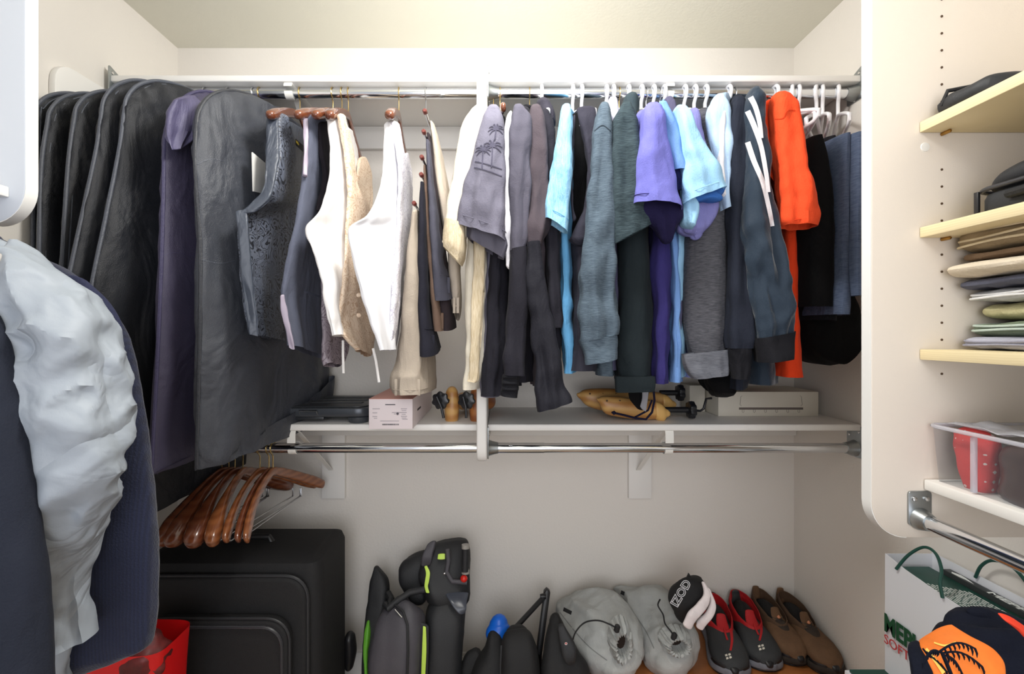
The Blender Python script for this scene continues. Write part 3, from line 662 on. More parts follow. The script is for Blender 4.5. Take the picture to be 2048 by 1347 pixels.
# 13 mid blue
garment('mid_blue_tshirt', 'mid-blue tee with short sleeve, right beside the periwinkle polo', 't-shirt', 1327, mblue,
    rows=[(1318, 1340, 250), (1326, 1350, 350), (1340, 1356, 480), (1346, 1362, 600), (1348, 1364, 765)], Yn=1.252, zneck=2.04,
    sleeves=[dict(rows=[(1314, 214, 1330, 212, .8), (1316, 240, 1340, 236), (1326, 290, 1362, 290), (1340, 344, 1374, 348)], Y=1.168, th=0.06, m=mblue, stitch=(.2, 0), inner=.05),
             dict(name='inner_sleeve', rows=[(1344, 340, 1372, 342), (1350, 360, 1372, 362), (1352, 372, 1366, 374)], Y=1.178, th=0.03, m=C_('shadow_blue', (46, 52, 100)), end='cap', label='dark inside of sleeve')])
garment('dusk_purple_tshirt', 'slim dusky purple tee poking up between two blue tees', 't-shirt', 1337, dpurp,
    rows=[(1334, 1350, 250), (1344, 1358, 350), (1352, 1364, 480), (1352, 1364, 740)], Yn=1.27, zneck=2.05,
    sleeves=[dict(rows=[(1330, 202, 1344, 200, .7), (1330, 220, 1350, 216), (1338, 260, 1354, 256), (1346, 310, 1358, 300), (1352, 340, 1358, 340)], Y=1.215, th=0.045)])
# 15 ice blue tee
garment('ice_blue_tshirt', 'ice-blue tee whose lifted sleeve shows a deep blue inside', 't-shirt', 1368, lblue2,
    rows=[(1352, 1372, 250), (1356, 1374, 350), (1350, 1368, 480), (1350, 1364, 640), (1352, 1366, 755)], Yn=1.265, zneck=2.02,
    sleeves=[dict(rows=[(1350, 222, 1370, 224, .8), (1354, 250, 1382, 244), (1360, 300, 1402, 290), (1364, 350, 1428, 336), (1372, 404, 1450, 376)], Y=1.15, th=0.07, m=lblue2, stitch=(.25, 0), inner=.06),
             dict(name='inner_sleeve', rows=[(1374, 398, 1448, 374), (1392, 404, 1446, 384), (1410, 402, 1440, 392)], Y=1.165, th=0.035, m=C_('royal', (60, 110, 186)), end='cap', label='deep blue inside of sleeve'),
             dict(name='lower_cuff', rows=[(1364, 350, 1376, 380), (1366, 400, 1390, 400), (1368, 425, 1394, 420), (1374, 448, 1384, 452)], Y=1.17, th=0.045, m=lblue2, end='cap')])
# 16 lilac
garment('lilac_tshirt', 'lilac tee hanging behind the ice-blue one, its sleeve drooping lower', 't-shirt', 1388, lilac,
    rows=[(1376, 1396, 250), (1380, 1400, 350), (1380, 1400, 480), (1376, 1400, 640), (1366, 1410, 755)], Yn=1.285, zneck=2.02,
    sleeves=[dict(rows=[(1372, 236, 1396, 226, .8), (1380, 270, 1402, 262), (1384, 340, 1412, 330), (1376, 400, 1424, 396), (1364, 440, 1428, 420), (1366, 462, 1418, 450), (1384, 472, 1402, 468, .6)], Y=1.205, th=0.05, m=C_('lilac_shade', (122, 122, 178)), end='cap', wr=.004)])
# 17 grey heather sweatshirt
garment('grey_sweatshirt', 'grey heather sweatshirt with broad body and pale ribbed hem', 'sweatshirt', 1410, gheath,
    rows=[(1366, 1456, 430), (1356, 1456, 500), (1354, 1456, 600), (1358, 1455, 680), (1366, 1454, 720), (1374, 1454, 750)], Yn=1.212, Yfar=1.6, neck=False, amp=.004,
    sleeves=[dict(rows=[(1396, 228, 1416, 226, .8), (1402, 260, 1424, 256), (1412, 330, 1432, 330), (1420, 400, 1448, 400), (1400, 440, 1456, 440)], Y=1.23, th=0.045),
             dict(name='ribbed_hem', rows=[(1364, 708, 1454, 698), (1372, 735, 1454, 735), (1388, 757, 1453, 750)], Y=1.214, th=0.03, p=.4, m=C_('pale_rib', (112, 114, 122), kind='heather', rgb2=(90, 92, 100)))])
# 18 light blue hooded
garment('white_blue_top', 'pale blue and white long-sleeved top, left of the navy jackets', 'top', 1456, bluewhite,
    rows=[(1430, 1460, 250), (1436, 1462, 350), (1440, 1460, 420), (1442, 1460, 440)], Yn=1.255, zneck=2.06,
    sleeves=[dict(rows=[(1424, 204, 1448, 198, .8), (1416, 226, 1456, 222), (1422, 280, 1458, 280), (1432, 350, 1458, 350), (1438, 395, 1457, 400), (1446, 420, 1456, 416, .6)], Y=1.2, th=0.05),
             dict(name='white_stripe', rows=[(1440, 228, 1450, 226), (1436, 270, 1446, 272), (1434, 330, 1446, 332), (1438, 386, 1450, 390)], Y=1.188, th=0.03, m=white_c, end='cap', label='white sleeve stripe', amp=.001)])
# 19 navy jacket
garment('navy_jacket', 'plain navy-black jacket directly left of the striped track jacket', 'jacket', 1466, navyblk,
    rows=[(1460, 1500, 240), (1458, 1498, 400), (1456, 1500, 600), (1456, 1502, 700), (1460, 1494, 745), (1462, 1490, 780)], Yn=1.245, zneck=2.05, amp=.006,
    sleeves=[dict(rows=[(1462, 208, 1486, 204, .8), (1456, 236, 1496, 232), (1456, 330, 1494, 330), (1456, 450, 1492, 450), (1456, 580, 1498, 580), (1458, 696, 1500, 696)], Y=1.198, th=0.055),
             dict(name='cuff', rows=[(1458, 694, 1498, 694), (1462, 730, 1496, 730), (1464, 757, 1490, 757)], Y=1.198, th=0.05, m=dk2)])
garment('black_fleece', 'black fleece hem bunched behind the grey and navy sweatshirts', 'fleece', 1440, black,
    rows=[(1440, 1466, 300), (1436, 1476, 500), (1420, 1480, 700), (1424, 1478, 760), (1434, 1474, 785)], Yn=1.30, zneck=1.98, hem='cap', amp=.01)
# 20 track jacket with three stripes
def stripes(T):
    for k, (r0) in enumerate(([(1499, 196), (1504, 216), (1514, 262), (1520, 300), (1526, 350)], [(1495, 232), (1500, 262), (1510, 300), (1524, 350), (1532, 400), (1538, 440)], [(1494, 262), (1497, 290), (1508, 330), (1522, 370), (1534, 410), (1544, 440), (1552, 470)])):
        pass
T_track = garment('striped_track_jacket', 'dark track jacket with three white sleeve stripes, next to the orange tee', 'jacket', 1508, track,
    rows=[(1492, 1520, 230), (1494, 1530, 400), (1496, 1548, 600), (1500, 1556, 720), (1504, 1556, 770)], Yn=1.262, zneck=2.075, amp=.006,
    sleeves=[dict(rows=[(1496, 194, 1512, 182, .8), (1490, 215, 1522, 200), (1492, 270, 1524, 262), (1490, 350, 1532, 340), (1486, 430, 1546, 420), (1486, 500, 1558, 500), (1496, 560, 1568, 560), (1508, 630, 1580, 620), (1511, 682, 1583, 668)], Y=1.17, th=0.07, amp=.007, wr=.003),
             dict(name='cuff', rows=[(1510, 676, 1582, 662), (1516, 724, 1580, 716)], Y=1.168, th=0.072, m=dk2)])
# 21 orange tee
T_orange = garment('orange_tshirt', 'bright orange-red tee, the only orange garment on the rod', 't-shirt', 1549, orange2,
    rows=[(1548, 1592, 250), (1556, 1596, 350), (1566, 1600, 470), (1566, 1604, 600), (1562, 1610, 700), (1562, 1614, 755)], Yn=1.24, zneck=2.03, amp=.003,
    sleeves=[dict(rows=[(1544, 206, 1578, 198, .8), (1544, 226, 1590, 222), (1548, 290, 1598, 290), (1556, 350, 1608, 350), (1562, 400, 1620, 396), (1558, 440, 1628, 430), (1564, 452, 1624, 455)], Y=1.158, th=0.07, m=orange, amp=.006, stitch=(.5, 0), inner=.05),
             dict(name='shoulder', rows=[(1524, 214, 1552, 206, .8), (1523, 240, 1552, 240), (1528, 290, 1552, 290), (1538, 340, 1556, 340), (1548, 362, 1558, 362, .6)], Y=1.2, th=0.035, m=orange2, end='cap')])
# trousers over hanger bars at the right end
def over_bar(name, label, rows, Y, Yf, m_, cat='trousers', th=None, group=None, amp=.006):
    sts = []
    for xl, xr, py in rows:
        a = W(xl, py, Y); b_ = W(xr, py, Y); mx = (a.x+b_.x)/2
        sts.append((Vector((mx, Y, a.z)), Vector((mx, Yf, a.z)), abs(b_.x-a.x)))
    lo = MB().loft(sts, sub=5, nu=44, p=0.6, amp=amp, wl=.04, seed=nseed(), wr=.0015, end='open'); T = thing(name, label, cat, (sts[0][0].x, (Y+Yf)/2, sts[-1][0].z), group)
    obj('legs', lo, m_, T); return T
over_bar('trousers', 'grey-taupe trousers folded over a hanger, right behind the orange tee', [(1606, 1622, 285), (1600, 1620, 400), (1598, 1614, 505)], 1.28, 1.6, taupe)
over_bar('trousers', 'black trousers folded over a white hanger, beside the denim pair', [(1630, 1652, 268), (1618, 1672, 320), (1612, 1690, 420), (1610, 1690, 520), (1612, 1688, 612)], 1.2, 1.58, black)
over_bar('trousers', 'second black trousers, hung deeper between the black pair and denim', [(1660, 1678, 270), (1656, 1690, 330), (1650, 1692, 500), (1640, 1690, 640)], 1.25, 1.58, dk2)
over_bar('jeans', 'blue-grey denim jeans folded over a hanger near the right tower', [(1690, 1708, 264), (1686, 1708, 340), (1684, 1708, 480), (1672, 1710, 628)], 1.19, 1.56, denim, 'jeans')
over_bar('jeans', 'last denim jeans on the rod, half hidden by the right tower', [(1714, 1732, 262), (1712, 1734, 340), (1708, 1734, 480), (1708, 1736, 590)], 1.17, 1.55, denim, 'jeans')
over_bar('black_coat', 'black coat hem curving out under the denim jeans', [(1650, 1680, 400), (1620, 1720, 560), (1614, 1745, 640), (1640, 1760, 680), (1680, 1765, 700)], 1.30, 1.50, black, 'coat')
# hangers for all of them
GH = 'white plastic hangers on the upper right rod'
names = {1083: 'dark hoodie', 1145: 'pale aqua-blue tee', 1163: 'black-violet gilet', 1212: 'blue-grey heather sweatshirt', 1226: 'lavender raglan shirt',
 1256: 'dark teal sweater', 1282: 'white-collared periwinkle polo', 1306: 'periwinkle polo, right of its collar', 1327: 'mid-blue tee', 1368: 'ice-blue tee', 1388: 'lilac tee', 1410: 'grey heather sweatshirt', 1456: 'pale blue and white top', 1549: 'orange tee'}
for hx, nm in names.items():
    plastic_hanger(hx, None, label='white plastic hanger holding the '+nm, group=GH)
for hx, nx, nY, l in ((1585, 1604, 1.24, 'empty white plastic hanger just right of the orange tee'), (1597, 1640, 1.25, 'white plastic hanger with grey-taupe trousers over its bar'),
                     (1633, 1640, 1.25, 'white plastic hanger with the black trousers over its bar'), (1645, 1676, 1.25, 'white plastic hanger with the second black trousers'),
                     (1676, 1716, 1.25, 'white plastic hanger with denim jeans, last on the rod')):
    plastic_hanger(hx, nx, nY, l, GH)
GW = 'brass wire hangers on the upper right rod'
wire_hanger(987, None, label='brass wire hanger holding the cream linen shirt', group=GW)
wood_hanger(1000, 1006, 1.26, 'wooden hanger inside the grey palm shirt, right of the divider', bar=False, wend=.02)
wire_hanger(1059, None, label='brass wire hanger holding the colour block jacket', group=GW)
wire_hanger(1238, None, label='brass wire hanger between the lavender shirt and teal sweater', group=GW)
wire_hanger(1292, None, label='silver wire hanger left of the periwinkle polo', group=GW, m_=M_wire)
wire_hanger(1319, None, label='silver wire hanger holding the dusky purple tee', group=GW, m_=M_wire)
wire_hanger(1468, None, label='silver wire hanger holding the plain navy jacket', group=GW, m_=M_wire)
wire_hanger(1508, None, label='black hooked hanger holding the striped track jacket', group=GW, m_=M_dark)

sl = child(T_track, 'sleeve')
for pts in ([(1501, 194), (1511, 214), (1519, 244), (1523, 276)], [(1495, 222), (1508, 251), (1522, 292), (1532, 345), (1537, 384)], [(1495, 284), (1508, 322), (1525, 363), (1538, 416), (1545, 452)]):
    o = ribbon('sleeve_stripe', sl, pts, (11.5, 8), white_c, lift=.0022); o['label'] = 'white sleeve stripe'
sl = child(T_palm, 'sleeve'); M_pl = C_('palm_weave', (84, 82, 98))
def palm_tree(cx, cy, sc, trunk):
    for a in (-30, 5, 35, 75, 110, 150, 185, 215):
        r_ = math.radians(a); L_ = 20*sc; ribbon('palm_leaf', sl, [(cx, cy), (cx+math.cos(r_)*L_*.5, cy-math.sin(r_)*L_*.5-2), (cx+math.cos(r_)*L_, cy-math.sin(r_)*L_*.8+4*sc)], (3.4, .8), M_pl, lift=.002, n=3, cross=2)
    ribbon('palm_trunk', sl, [(cx, cy), (cx-1, cy+trunk*.5), (cx-2, cy+trunk)], (2.2, 2.8), M_pl, lift=.002, n=4, cross=2)
palm_tree(985, 292, 1.0, 42); palm_tree(966, 300, .8, 36); palm_tree(992, 258, .8, 20)
ribbon('hem_band', sl, [(950, 322), (975, 328), (1004, 338)], 1.6, M_pl, lift=.002); ribbon('hem_band', sl, [(948, 334), (975, 341), (1004, 352)], 1.6, M_pl, lift=.002)
ribbon('shoulder_seam', child(T_orange, 'sleeve'), [(1550, 238), (1566, 236), (1576, 222), (1590, 220)], 1.6, C_('orange_seam', (206, 60, 28)), lift=.0018)
ribbon('shoulder_seam', child(T_heath, 'sleeve'), [(1188, 262), (1205, 250), (1222, 262)], 1.4, C_('teal_seam', (60, 70, 80)), lift=.0018)
# ------------------------------------------------------------------ garment bags on the left
M_bag = mat('bag_black_nonwoven', (34, 36, 42), rough=0.46, bump=0.55, bscale=420, mottle=0.15, spec=0.4, drape=1.0, dsc=7, dst=(1,1,.6))
M_bag2 = mat('bag_grey_nonwoven', (62, 65, 73), rough=0.42, bump=0.6, bscale=420, mottle=0.12, spec=0.45, drape=1.1, dsc=7, dst=(1,1,.7))
M_bagp = mat('bag_purple_nonwoven', (66, 62, 84), rough=0.5, bump=0.55, bscale=420, mottle=0.12, spec=0.4, drape=.8, dsc=8, dst=(1,1,.6))
M_pipe = mat('bag_piping', (84, 88, 98), rough=0.5, bump=0.9, bscale=160); M_pipep = mat('bag_piping_purple', (66, 62, 92), rough=0.55, bump=0.9, bscale=160)
def suit_bag(label, near, Xf, ztop, zbot, m_, mp, th=0.05, Yfar=1.715, hook=None, rs=0.10, amp=.008, xf_b=None, hookm=None, zfar=None):
    """near: list (px, py, Y) along the front edge from the shoulder down. The back edge is at Xf, Yfar."""
    P = [W(a, b_, y) for a, b_, y in near]; Xn = P[0].x; Yc = RY; sts = []
    yn0 = P[0].y; z0 = P[0].z
    for q in (0.12, 0.4, 0.66, 0.86, 0.97):
        z_ = ztop-(ztop-z0)*(1-math.sqrt(max(0, 1-q**2.4)))
        y1 = Yc-(Yc-yn0)*q; y2 = Yc+(Yfar-Yc)*q
        xm = Xn+(Xf-Xn)*(Yc-yn0)/(Yfar-yn0)
        sts.append((Vector((xm+(Xn-xm)*q, y1, z_)), Vector((xm+(Xf-xm)*q, y2, z_)), th*(.45+.35*q)))
    zz = [p.z for p in P]+[zbot]
    for p_ in P: sts.append((p_, Vector((Xf+(p_.x-Xn)*-0.2, Yfar, p_.z)), th))
    l = P[-1]; sts.append((Vector((l.x, l.y, zbot)), Vector((xf_b if xf_b is not None else Xf, Yfar, zbot if zfar is None else zfar)), th*1.1))
    T = thing('garment_bag', label, 'garment bag', (sts[0][0].x, Yc, zbot), 'suit bags on the upper left rod')
    obj('cover', MB().loft(sts, sub=5, nu=64, p=0.75, amp=amp, wl=.07, seed=nseed(), wr=.005, end='open', inner=.05), m_, T)
    edge = [s_[0]+(s_[0]-s_[1]).normalized()*0.001+Vector((0.004, 0, 0)) for s_ in sts]
    e2 = resample([(p, p, 0.0) for p in edge], 6); obj('edge_piping', MB().tube([a for a, b_, c in e2], 0.0048, 8), mp, T)
    e3 = [a+Vector((0.006, 0.011, -0.003)) for a, b_, c in e2]; obj('stitch_line', MB().tube(e3, 0.0016, 6), mp, T)
    if hook is not None:
        X, fr = mk_frame(hook, 0.0)
        obj('hanger_hook', MB().tube([fr(d, z_) for d, z_ in hook_pts(X, RZU, 0.0019, zneck=-0.06)], 0.0019, 8), hookm or M_wire, T)
    return T
suit_bag('black garment bag furthest left, tight against the left wall', [(66, 235, 1.2), (64, 480, 1.2), (62, 700, 1.19)], -1.155, 2.045, 0.90, M_bag, M_pipe, th=.035)
suit_bag('black garment bag second from the left wall', [(92, 250, 1.2), (80, 340, 1.18), (76, 520, 1.17), (78, 640, 1.16)], -1.10, 2.05, 0.88, M_bag, M_pipe, th=.045)
suit_bag('black garment bag third from the left wall, its edge under the rod flange', [(146, 240, 1.2), (134, 330, 1.18), (122, 520, 1.16), (116, 640, 1.15)], -1.03, 2.055, 0.90, M_bag, M_pipe, th=.05)
suit_bag('black garment bag fourth from the left, with crumpled dark shoulder', [(200, 232, 1.2), (190, 300, 1.18), (160, 440, 1.15), (128, 590, 1.12), (110, 700, 1.12)], -0.955, 2.09, 0.80, zfar=.85, m_=M_bag, mp=M_pipe, th=.055)  # far bottom hung low to stand in for the black shadow below
suit_bag('broad black garment bag left of the purple bag, pale stitched edge', [(246, 225, 1.2), (236, 300, 1.18), (208, 440, 1.15), (178, 590, 1.12), (160, 760, 1.12)], -0.875, 2.085, 0.80, zfar=.95, m_=M_bag, mp=M_pipe, th=.06)  # lengthened so dark cloth fills what is only shade on the wall
b6 = suit_bag('purple garment bag with folded shoulder, between the black and grey bags', [(326, 300, 1.17), (324, 400, 1.16), (319, 560, 1.15), (310, 760, 1.15), (301, 930, 1.14)], -0.79, 2.06, 0.99, M_bagp, M_pipep, th=.05, hook=412, zfar=1.1)
obj('shoulder_flap', MB().loft([S(350, 200, 388, 192, 1.15, 1.24, .012), S(336, 222, 402, 214, 1.14, 1.24, .02), S(331, 250, 404, 240, 1.135, 1.23, .026), S(333, 276, 396, 268, 1.135, 1.22, .022), S(342, 298, 366, 296, 1.14, 1.18, .012)], sub=8, nu=48, p=.6, amp=.008, wl=.025, seed=4, wr=.002, crm=.012, end='cap'), mat('bag_purple_light', (86, 82, 112), rough=.5, bump=.5, bscale=420, drape=.8), b6)
suit_bag('purple garment bag hidden behind the grey one, only its top showing', [(402, 236, 1.28), (404, 400, 1.28), (406, 600, 1.28)], -0.73, 2.05, 1.06, M_bagp, M_pipep, th=.03, hook=458, zfar=1.2)
b7 = suit_bag('wide grey garment bag with a clear label window, rightmost of the bags', [(390, 256, 1.15), (388, 330, 1.14), (398, 480, 1.14), (398, 640, 1.14), (394, 800, 1.14), (391, 925, 1.14)], -0.652, 2.045, 1.0, M_bag2, mat('bag_piping_grey', (52, 54, 60), rough=.5, bump=.8, bscale=160), th=.075, hook=508, amp=.012, xf_b=-.63, zfar=1.18)
# label window on bag 7 (its right-hand face)
M_vinyl = mat('window_vinyl', (226, 224, 220), rough=0.25)
m = MB(); a, b_, c, d = W(486, 306, 1.235), W(534, 345, 1.36), W(524, 392, 1.36), W(488, 384, 1.235); off = Vector((0.05, -0.012, 0))
obj('label_window', MB().prism([a+off*.6, b_+off*.6, c+off*.6, d+off*.6], (-0.004, 0.001, 0), 0.0005), M_vinyl, b7)
wire_hanger(520, None, label='brass wire hanger bare-hooked between the grey bag and bracket', m_=M_gold)
# ------------------------------------------------------------------ vests
M_pais = mat('paisley_satin', (98, 104, 118), rough=0.5, kind='paisley', rgb2=(34, 36, 44), bump=.2, bscale=300, drape=.4)
M_satin = mat('grey_satin', (66, 72, 84), rough=0.42, bump=.15, bscale=40, drape=.6, dsc=20)
M_brocr = mat('cream_brocade', (228, 208, 186), rough=0.6, kind='brocade', rgb2=(202, 172, 144), bump=.2)
M_browh = mat('white_brocade', (228, 226, 232), rough=0.5, kind='brocade', rgb2=(190, 186, 200), bump=.2)
M_brogr = mat('grey_brocade', (150, 140, 148), rough=0.5, kind='paisley', rgb2=(108, 96, 106))
M_wool = C_('vest_wool', (94, 98, 114)); M_ivory = mat('ivory_satin', (226, 223, 222), rough=.5, bump=.1, drape=.4)
def panel(T, nm, rows, m_, th=.02, lab=None, amp=.005, wl=.03, wr=.002, p=.6, end='open', nu=40):
    o = obj(nm, MB().loft([(W(a, b_, y1), W(c, d, y2), th*.7) for a, b_, y1, c, d, y2 in rows], sub=8, nu=nu+16, p=p, amp=amp, wl=wl, seed=nseed(), wr=wr, end=end, inner=.03), m_, T)
    if lab: o['label'] = lab
    return o
def vest(label, hx): return thing('vest', label, 'vest', ((hx-CX)/F*RY, RY, 1.3), 'vests on wooden hangers')
v = vest('grey paisley satin vest, first vest right of the grey garment bag', 600)
panel(v, 'front', [(552, 234, 1.25, 574, 236, 1.28), (556, 300, 1.23, 590, 300, 1.36), (552, 350, 1.21, 598, 350, 1.42), (536, 395, 1.19, 606, 395, 1.47), (494, 422, 1.18, 610, 420, 1.49), (478, 450, 1.17, 612, 460, 1.5), (482, 540, 1.17, 600, 540, 1.5), (492, 610, 1.17, 588, 610, 1.5), (500, 668, 1.17, 578, 684, 1.48)], M_pais, th=.03)
panel(v, 'side_band', [(472, 424, 1.158, 494, 422, 1.165), (478, 480, 1.155, 498, 480, 1.16), (484, 560, 1.155, 504, 560, 1.16), (494, 630, 1.155, 512, 630, 1.16), (499, 668, 1.155, 516, 672, 1.16)], M_satin, th=.012, lab='plain satin side band')
panel(v, 'armhole_facing', [(534, 228, 1.24, 556, 234, 1.25), (532, 300, 1.22, 558, 300, 1.23), (531, 350, 1.2, 552, 350, 1.21), (520, 390, 1.175, 540, 395, 1.18), (480, 426, 1.16, 510, 424, 1.17)], M_satin, th=.012, end='cap', lab='plain satin facing')
panel(v, 'back_lining', [(574, 242, 1.34, 606, 262, 1.5), (580, 300, 1.38, 610, 300, 1.58), (590, 360, 1.45, 612, 370, 1.62), (600, 420, 1.5, 612, 440, 1.62)], M_satin, th=.02, end='cap', lab='grey satin back lining')
lb = MB().prism([W(591, 277, 1.375), W(606, 290, 1.42), W(605, 303, 1.42), W(590, 289, 1.375)], (0.0, 0.004, 0), 0); obj('neck_label', lb, mat('label_black', (20, 20, 22)), v)
obj('label_script', text_mb('Villa', W(592, 285, 1.372), W(606, 298, 1.416)-W(592, 285, 1.372), (0, 0, 1), 0.011), mat('label_gold', (200, 176, 60)), v)
v = vest('slate blue-grey wool vest between the paisley and the cream vests', 666)
panel(v, 'front', [(612, 238, 1.25, 648, 236, 1.3), (612, 300, 1.23, 655, 300, 1.36), (606, 360, 1.21, 658, 360, 1.4), (596, 430, 1.19, 656, 430, 1.42), (580, 500, 1.17, 648, 500, 1.42), (566, 580, 1.16, 646, 580, 1.42), (570, 620, 1.16, 646, 640, 1.42), (579, 690, 1.16, 650, 716, 1.42)], M_wool, th=.035, amp=.004)
panel(v, 'satin_edge', [(606, 240, 1.235, 616, 238, 1.24), (608, 300, 1.22, 616, 300, 1.225), (606, 350, 1.2, 614, 352, 1.205)], mat('mauve_satin', (150, 140, 156), rough=.4), th=.008, end='cap', lab='mauve satin armhole edge')
panel(v, 'back_panel', [(561, 592, 1.15, 568, 590, 1.155), (564, 630, 1.148, 576, 630, 1.15), (573, 665, 1.148, 584, 668, 1.15), (578, 694, 1.148, 590, 698, 1.15)], mat('mauve_satin', (150, 140, 156)), th=.008, end='cap', lab='mauve satin back')
obj('pocket_welt', MB().prism([W(608, 580, 1.195), W(636, 590, 1.245), W(636, 594, 1.245), W(608, 584, 1.195)], (0, .012, 0), .0005), C_('vest_wool_dark', (70, 74, 88)), v)
v = vest('near-black vest seen only as a strap and patterned hem beside the cream vest', 684)
panel(v, 'strap', [(636, 248, 1.27, 656, 246, 1.32), (640, 300, 1.27, 664, 300, 1.35), (648, 360, 1.27, 662, 360, 1.35), (636, 420, 1.25, 656, 420, 1.35)], C_('vest_dark', (40, 36, 42)), th=.02, end='cap')
panel(v, 'front', [(640, 440, 1.27, 690, 440, 1.4), (644, 540, 1.26, 700, 540, 1.4), (645, 640, 1.25, 705, 640, 1.4), (646, 700, 1.24, 690, 712, 1.36), (652, 728, 1.24, 680, 732, 1.3)], M_brogr, th=.03, lab='mauve-grey paisley front')
v = vest('cream brocade vest with ivory satin side, third of the vests', 697)
panel(v, 'side_panel', [(655, 240, 1.24, 682, 232, 1.27), (662, 300, 1.23, 694, 300, 1.3), (658, 360, 1.21, 700, 360, 1.3), (640, 420, 1.18, 698, 420, 1.29), (612, 456, 1.16, 696, 456, 1.28), (626, 500, 1.155, 694, 500, 1.27), (646, 560, 1.15, 690, 560, 1.24), (656, 620, 1.15, 682, 620, 1.22), (667, 670, 1.15, 690, 672, 1.2)], M_ivory, th=.022, lab='ivory satin side')
panel(v, 'front', [(676, 232, 1.24, 689, 234, 1.27), (690, 300, 1.25, 704, 300, 1.3), (698, 370, 1.245, 712, 372, 1.32), (695, 420, 1.24, 738, 420, 1.4), (690, 500, 1.22, 736, 500, 1.42), (684, 580, 1.2, 742, 580, 1.42), (676, 640, 1.185, 747, 640, 1.42), (690, 672, 1.18, 747, 690, 1.42), (714, 700, 1.22, 740, 712, 1.38)], M_brocr, th=.022, lab='cream brocade front')
panel(v, 'far_front', [(718, 318, 1.5, 730, 316, 1.58), (714, 345, 1.46, 742, 344, 1.6), (712, 385, 1.44, 744, 380, 1.6), (718, 450, 1.42, 742, 430, 1.6)], M_brocr, th=.02, end='cap')
panel(v, 'inner_back', [(688, 250, 1.36, 704, 262, 1.45), (700, 300, 1.42, 716, 310, 1.55), (706, 360, 1.45, 718, 360, 1.58)], M_ivory, th=.01, end='cap')
obj('tie_strap', MB().tube([W(686, 680, 1.2), W(686, 710, 1.2), W(687, 746, 1.2)], 0.0035, 6), M_ivory, v)
for py in (590, 630): obj('button', MB().lathe([(.006, 0), (.006, .003), (.003, .004)], W(717, py, 1.245), (0.5, -1, 0), 12), M_brocr, v)
v = vest('white brocade vest, rightmost of the vests, beside the trousers', 798)
panel(v, 'side_panel', [(770, 250, 1.24, 788, 244, 1.27), (768, 320, 1.23, 798, 320, 1.3), (760, 380, 1.2, 804, 380, 1.3), (735, 430, 1.17, 804, 430, 1.28), (698, 458, 1.15, 802, 460, 1.27), (708, 520, 1.14, 798, 520, 1.26), (724, 580, 1.14, 792, 580, 1.25), (742, 630, 1.14, 788, 640, 1.24), (762, 700, 1.14, 786, 700, 1.22)], M_ivory if False else mat('white_satin', (228, 228, 232), rough=.45), th=.022, lab='white satin side')
panel(v, 'front', [(782, 246, 1.25, 797, 250, 1.28), (796, 310, 1.26, 808, 312, 1.32), (798, 370, 1.25, 820, 360, 1.42), (796, 450, 1.24, 820, 450, 1.44), (790, 540, 1.22, 806, 540, 1.42), (786, 620, 1.2, 800, 620, 1.38), (780, 700, 1.19, 786, 700, 1.3)], M_browh, th=.022, lab='white brocade front')
panel(v, 'far_front', [(810, 310, 1.48, 816, 308, 1.54), (808, 340, 1.46, 822, 345, 1.58), (810, 400, 1.44, 822, 400, 1.58)], M_browh, th=.016, end='cap')
obj('tie_strap', MB().tube([W(746, 696, 1.16), W(752, 722, 1.16), W(758, 764, 1.16)], 0.0035, 6), M_ivory, v)
# their hangers: near knob (px) + hook
GV = 'wooden suit hangers under the vests'
for hx, nx, nY, l, hm in ((600, 545, 1.235, 'wooden hanger carrying the paisley vest, knob showing', M_gold), (666, 604, 1.24, 'wooden hanger carrying the slate blue-grey vest', M_gold),
        (684, 640, 1.25, 'wooden hanger carrying the near-black vest', M_gold), (697, 662, 1.235, 'wooden hanger carrying the cream brocade vest', M_gold), (798, 780, 1.235, 'wooden hanger carrying the white brocade vest', M_gold)):
    wood_hanger(hx, nx, nY, l, GV, wend=.036, hend=.03, drop=0.108, zc=-0.072, half=0.235, bar=False, mw=M_hwood, mh=hm)
# ------------------------------------------------------------------ tiered trouser hanger and its trousers
T = thing('tiered_trouser_hanger', 'tiered wire hanger with brown-tipped bars full of trousers', 'hanger', ((852-CX)/F*RY, RY, 1.75))
X, fr = mk_frame(852, 0.0)
obj('hook', MB().tube([fr(d, z_) for d, z_ in hook_pts(X, RZU, 0.002, zneck=-0.07)], 0.002, 8), M_wire, T)
pts = [fr(0, RZU-.07)]; tiers = [(848, 232), (846, 272), (842, 322), (841, 356), (827, 412)]
sp = [W(a+5, b_, 1.28) for a, b_ in tiers]
obj('frame', MB().tube([fr(0, RZU-.06)]+[Vector((p.x, RY, p.z+.002)) for p in sp], 0.003, 8), M_wire, T)
M_tip = mat('rubber_tip_brown', (110, 52, 46), rough=.35)
for p in sp:
    ba = obj('tier_bar', MB().tube([Vector((p.x, 1.265, p.z)), Vector((p.x, 1.6, p.z))], 0.0035, 8), M_wire, T)
    obj('bar_tip', MB().lathe([(.004, 0), (.0062, .003), (.0062, .016), (.004, .02)], Vector((p.x, 1.245, p.z)), (0, 1, 0), 14), M_tip, ba)
GT = 'trousers on the tiered hanger'
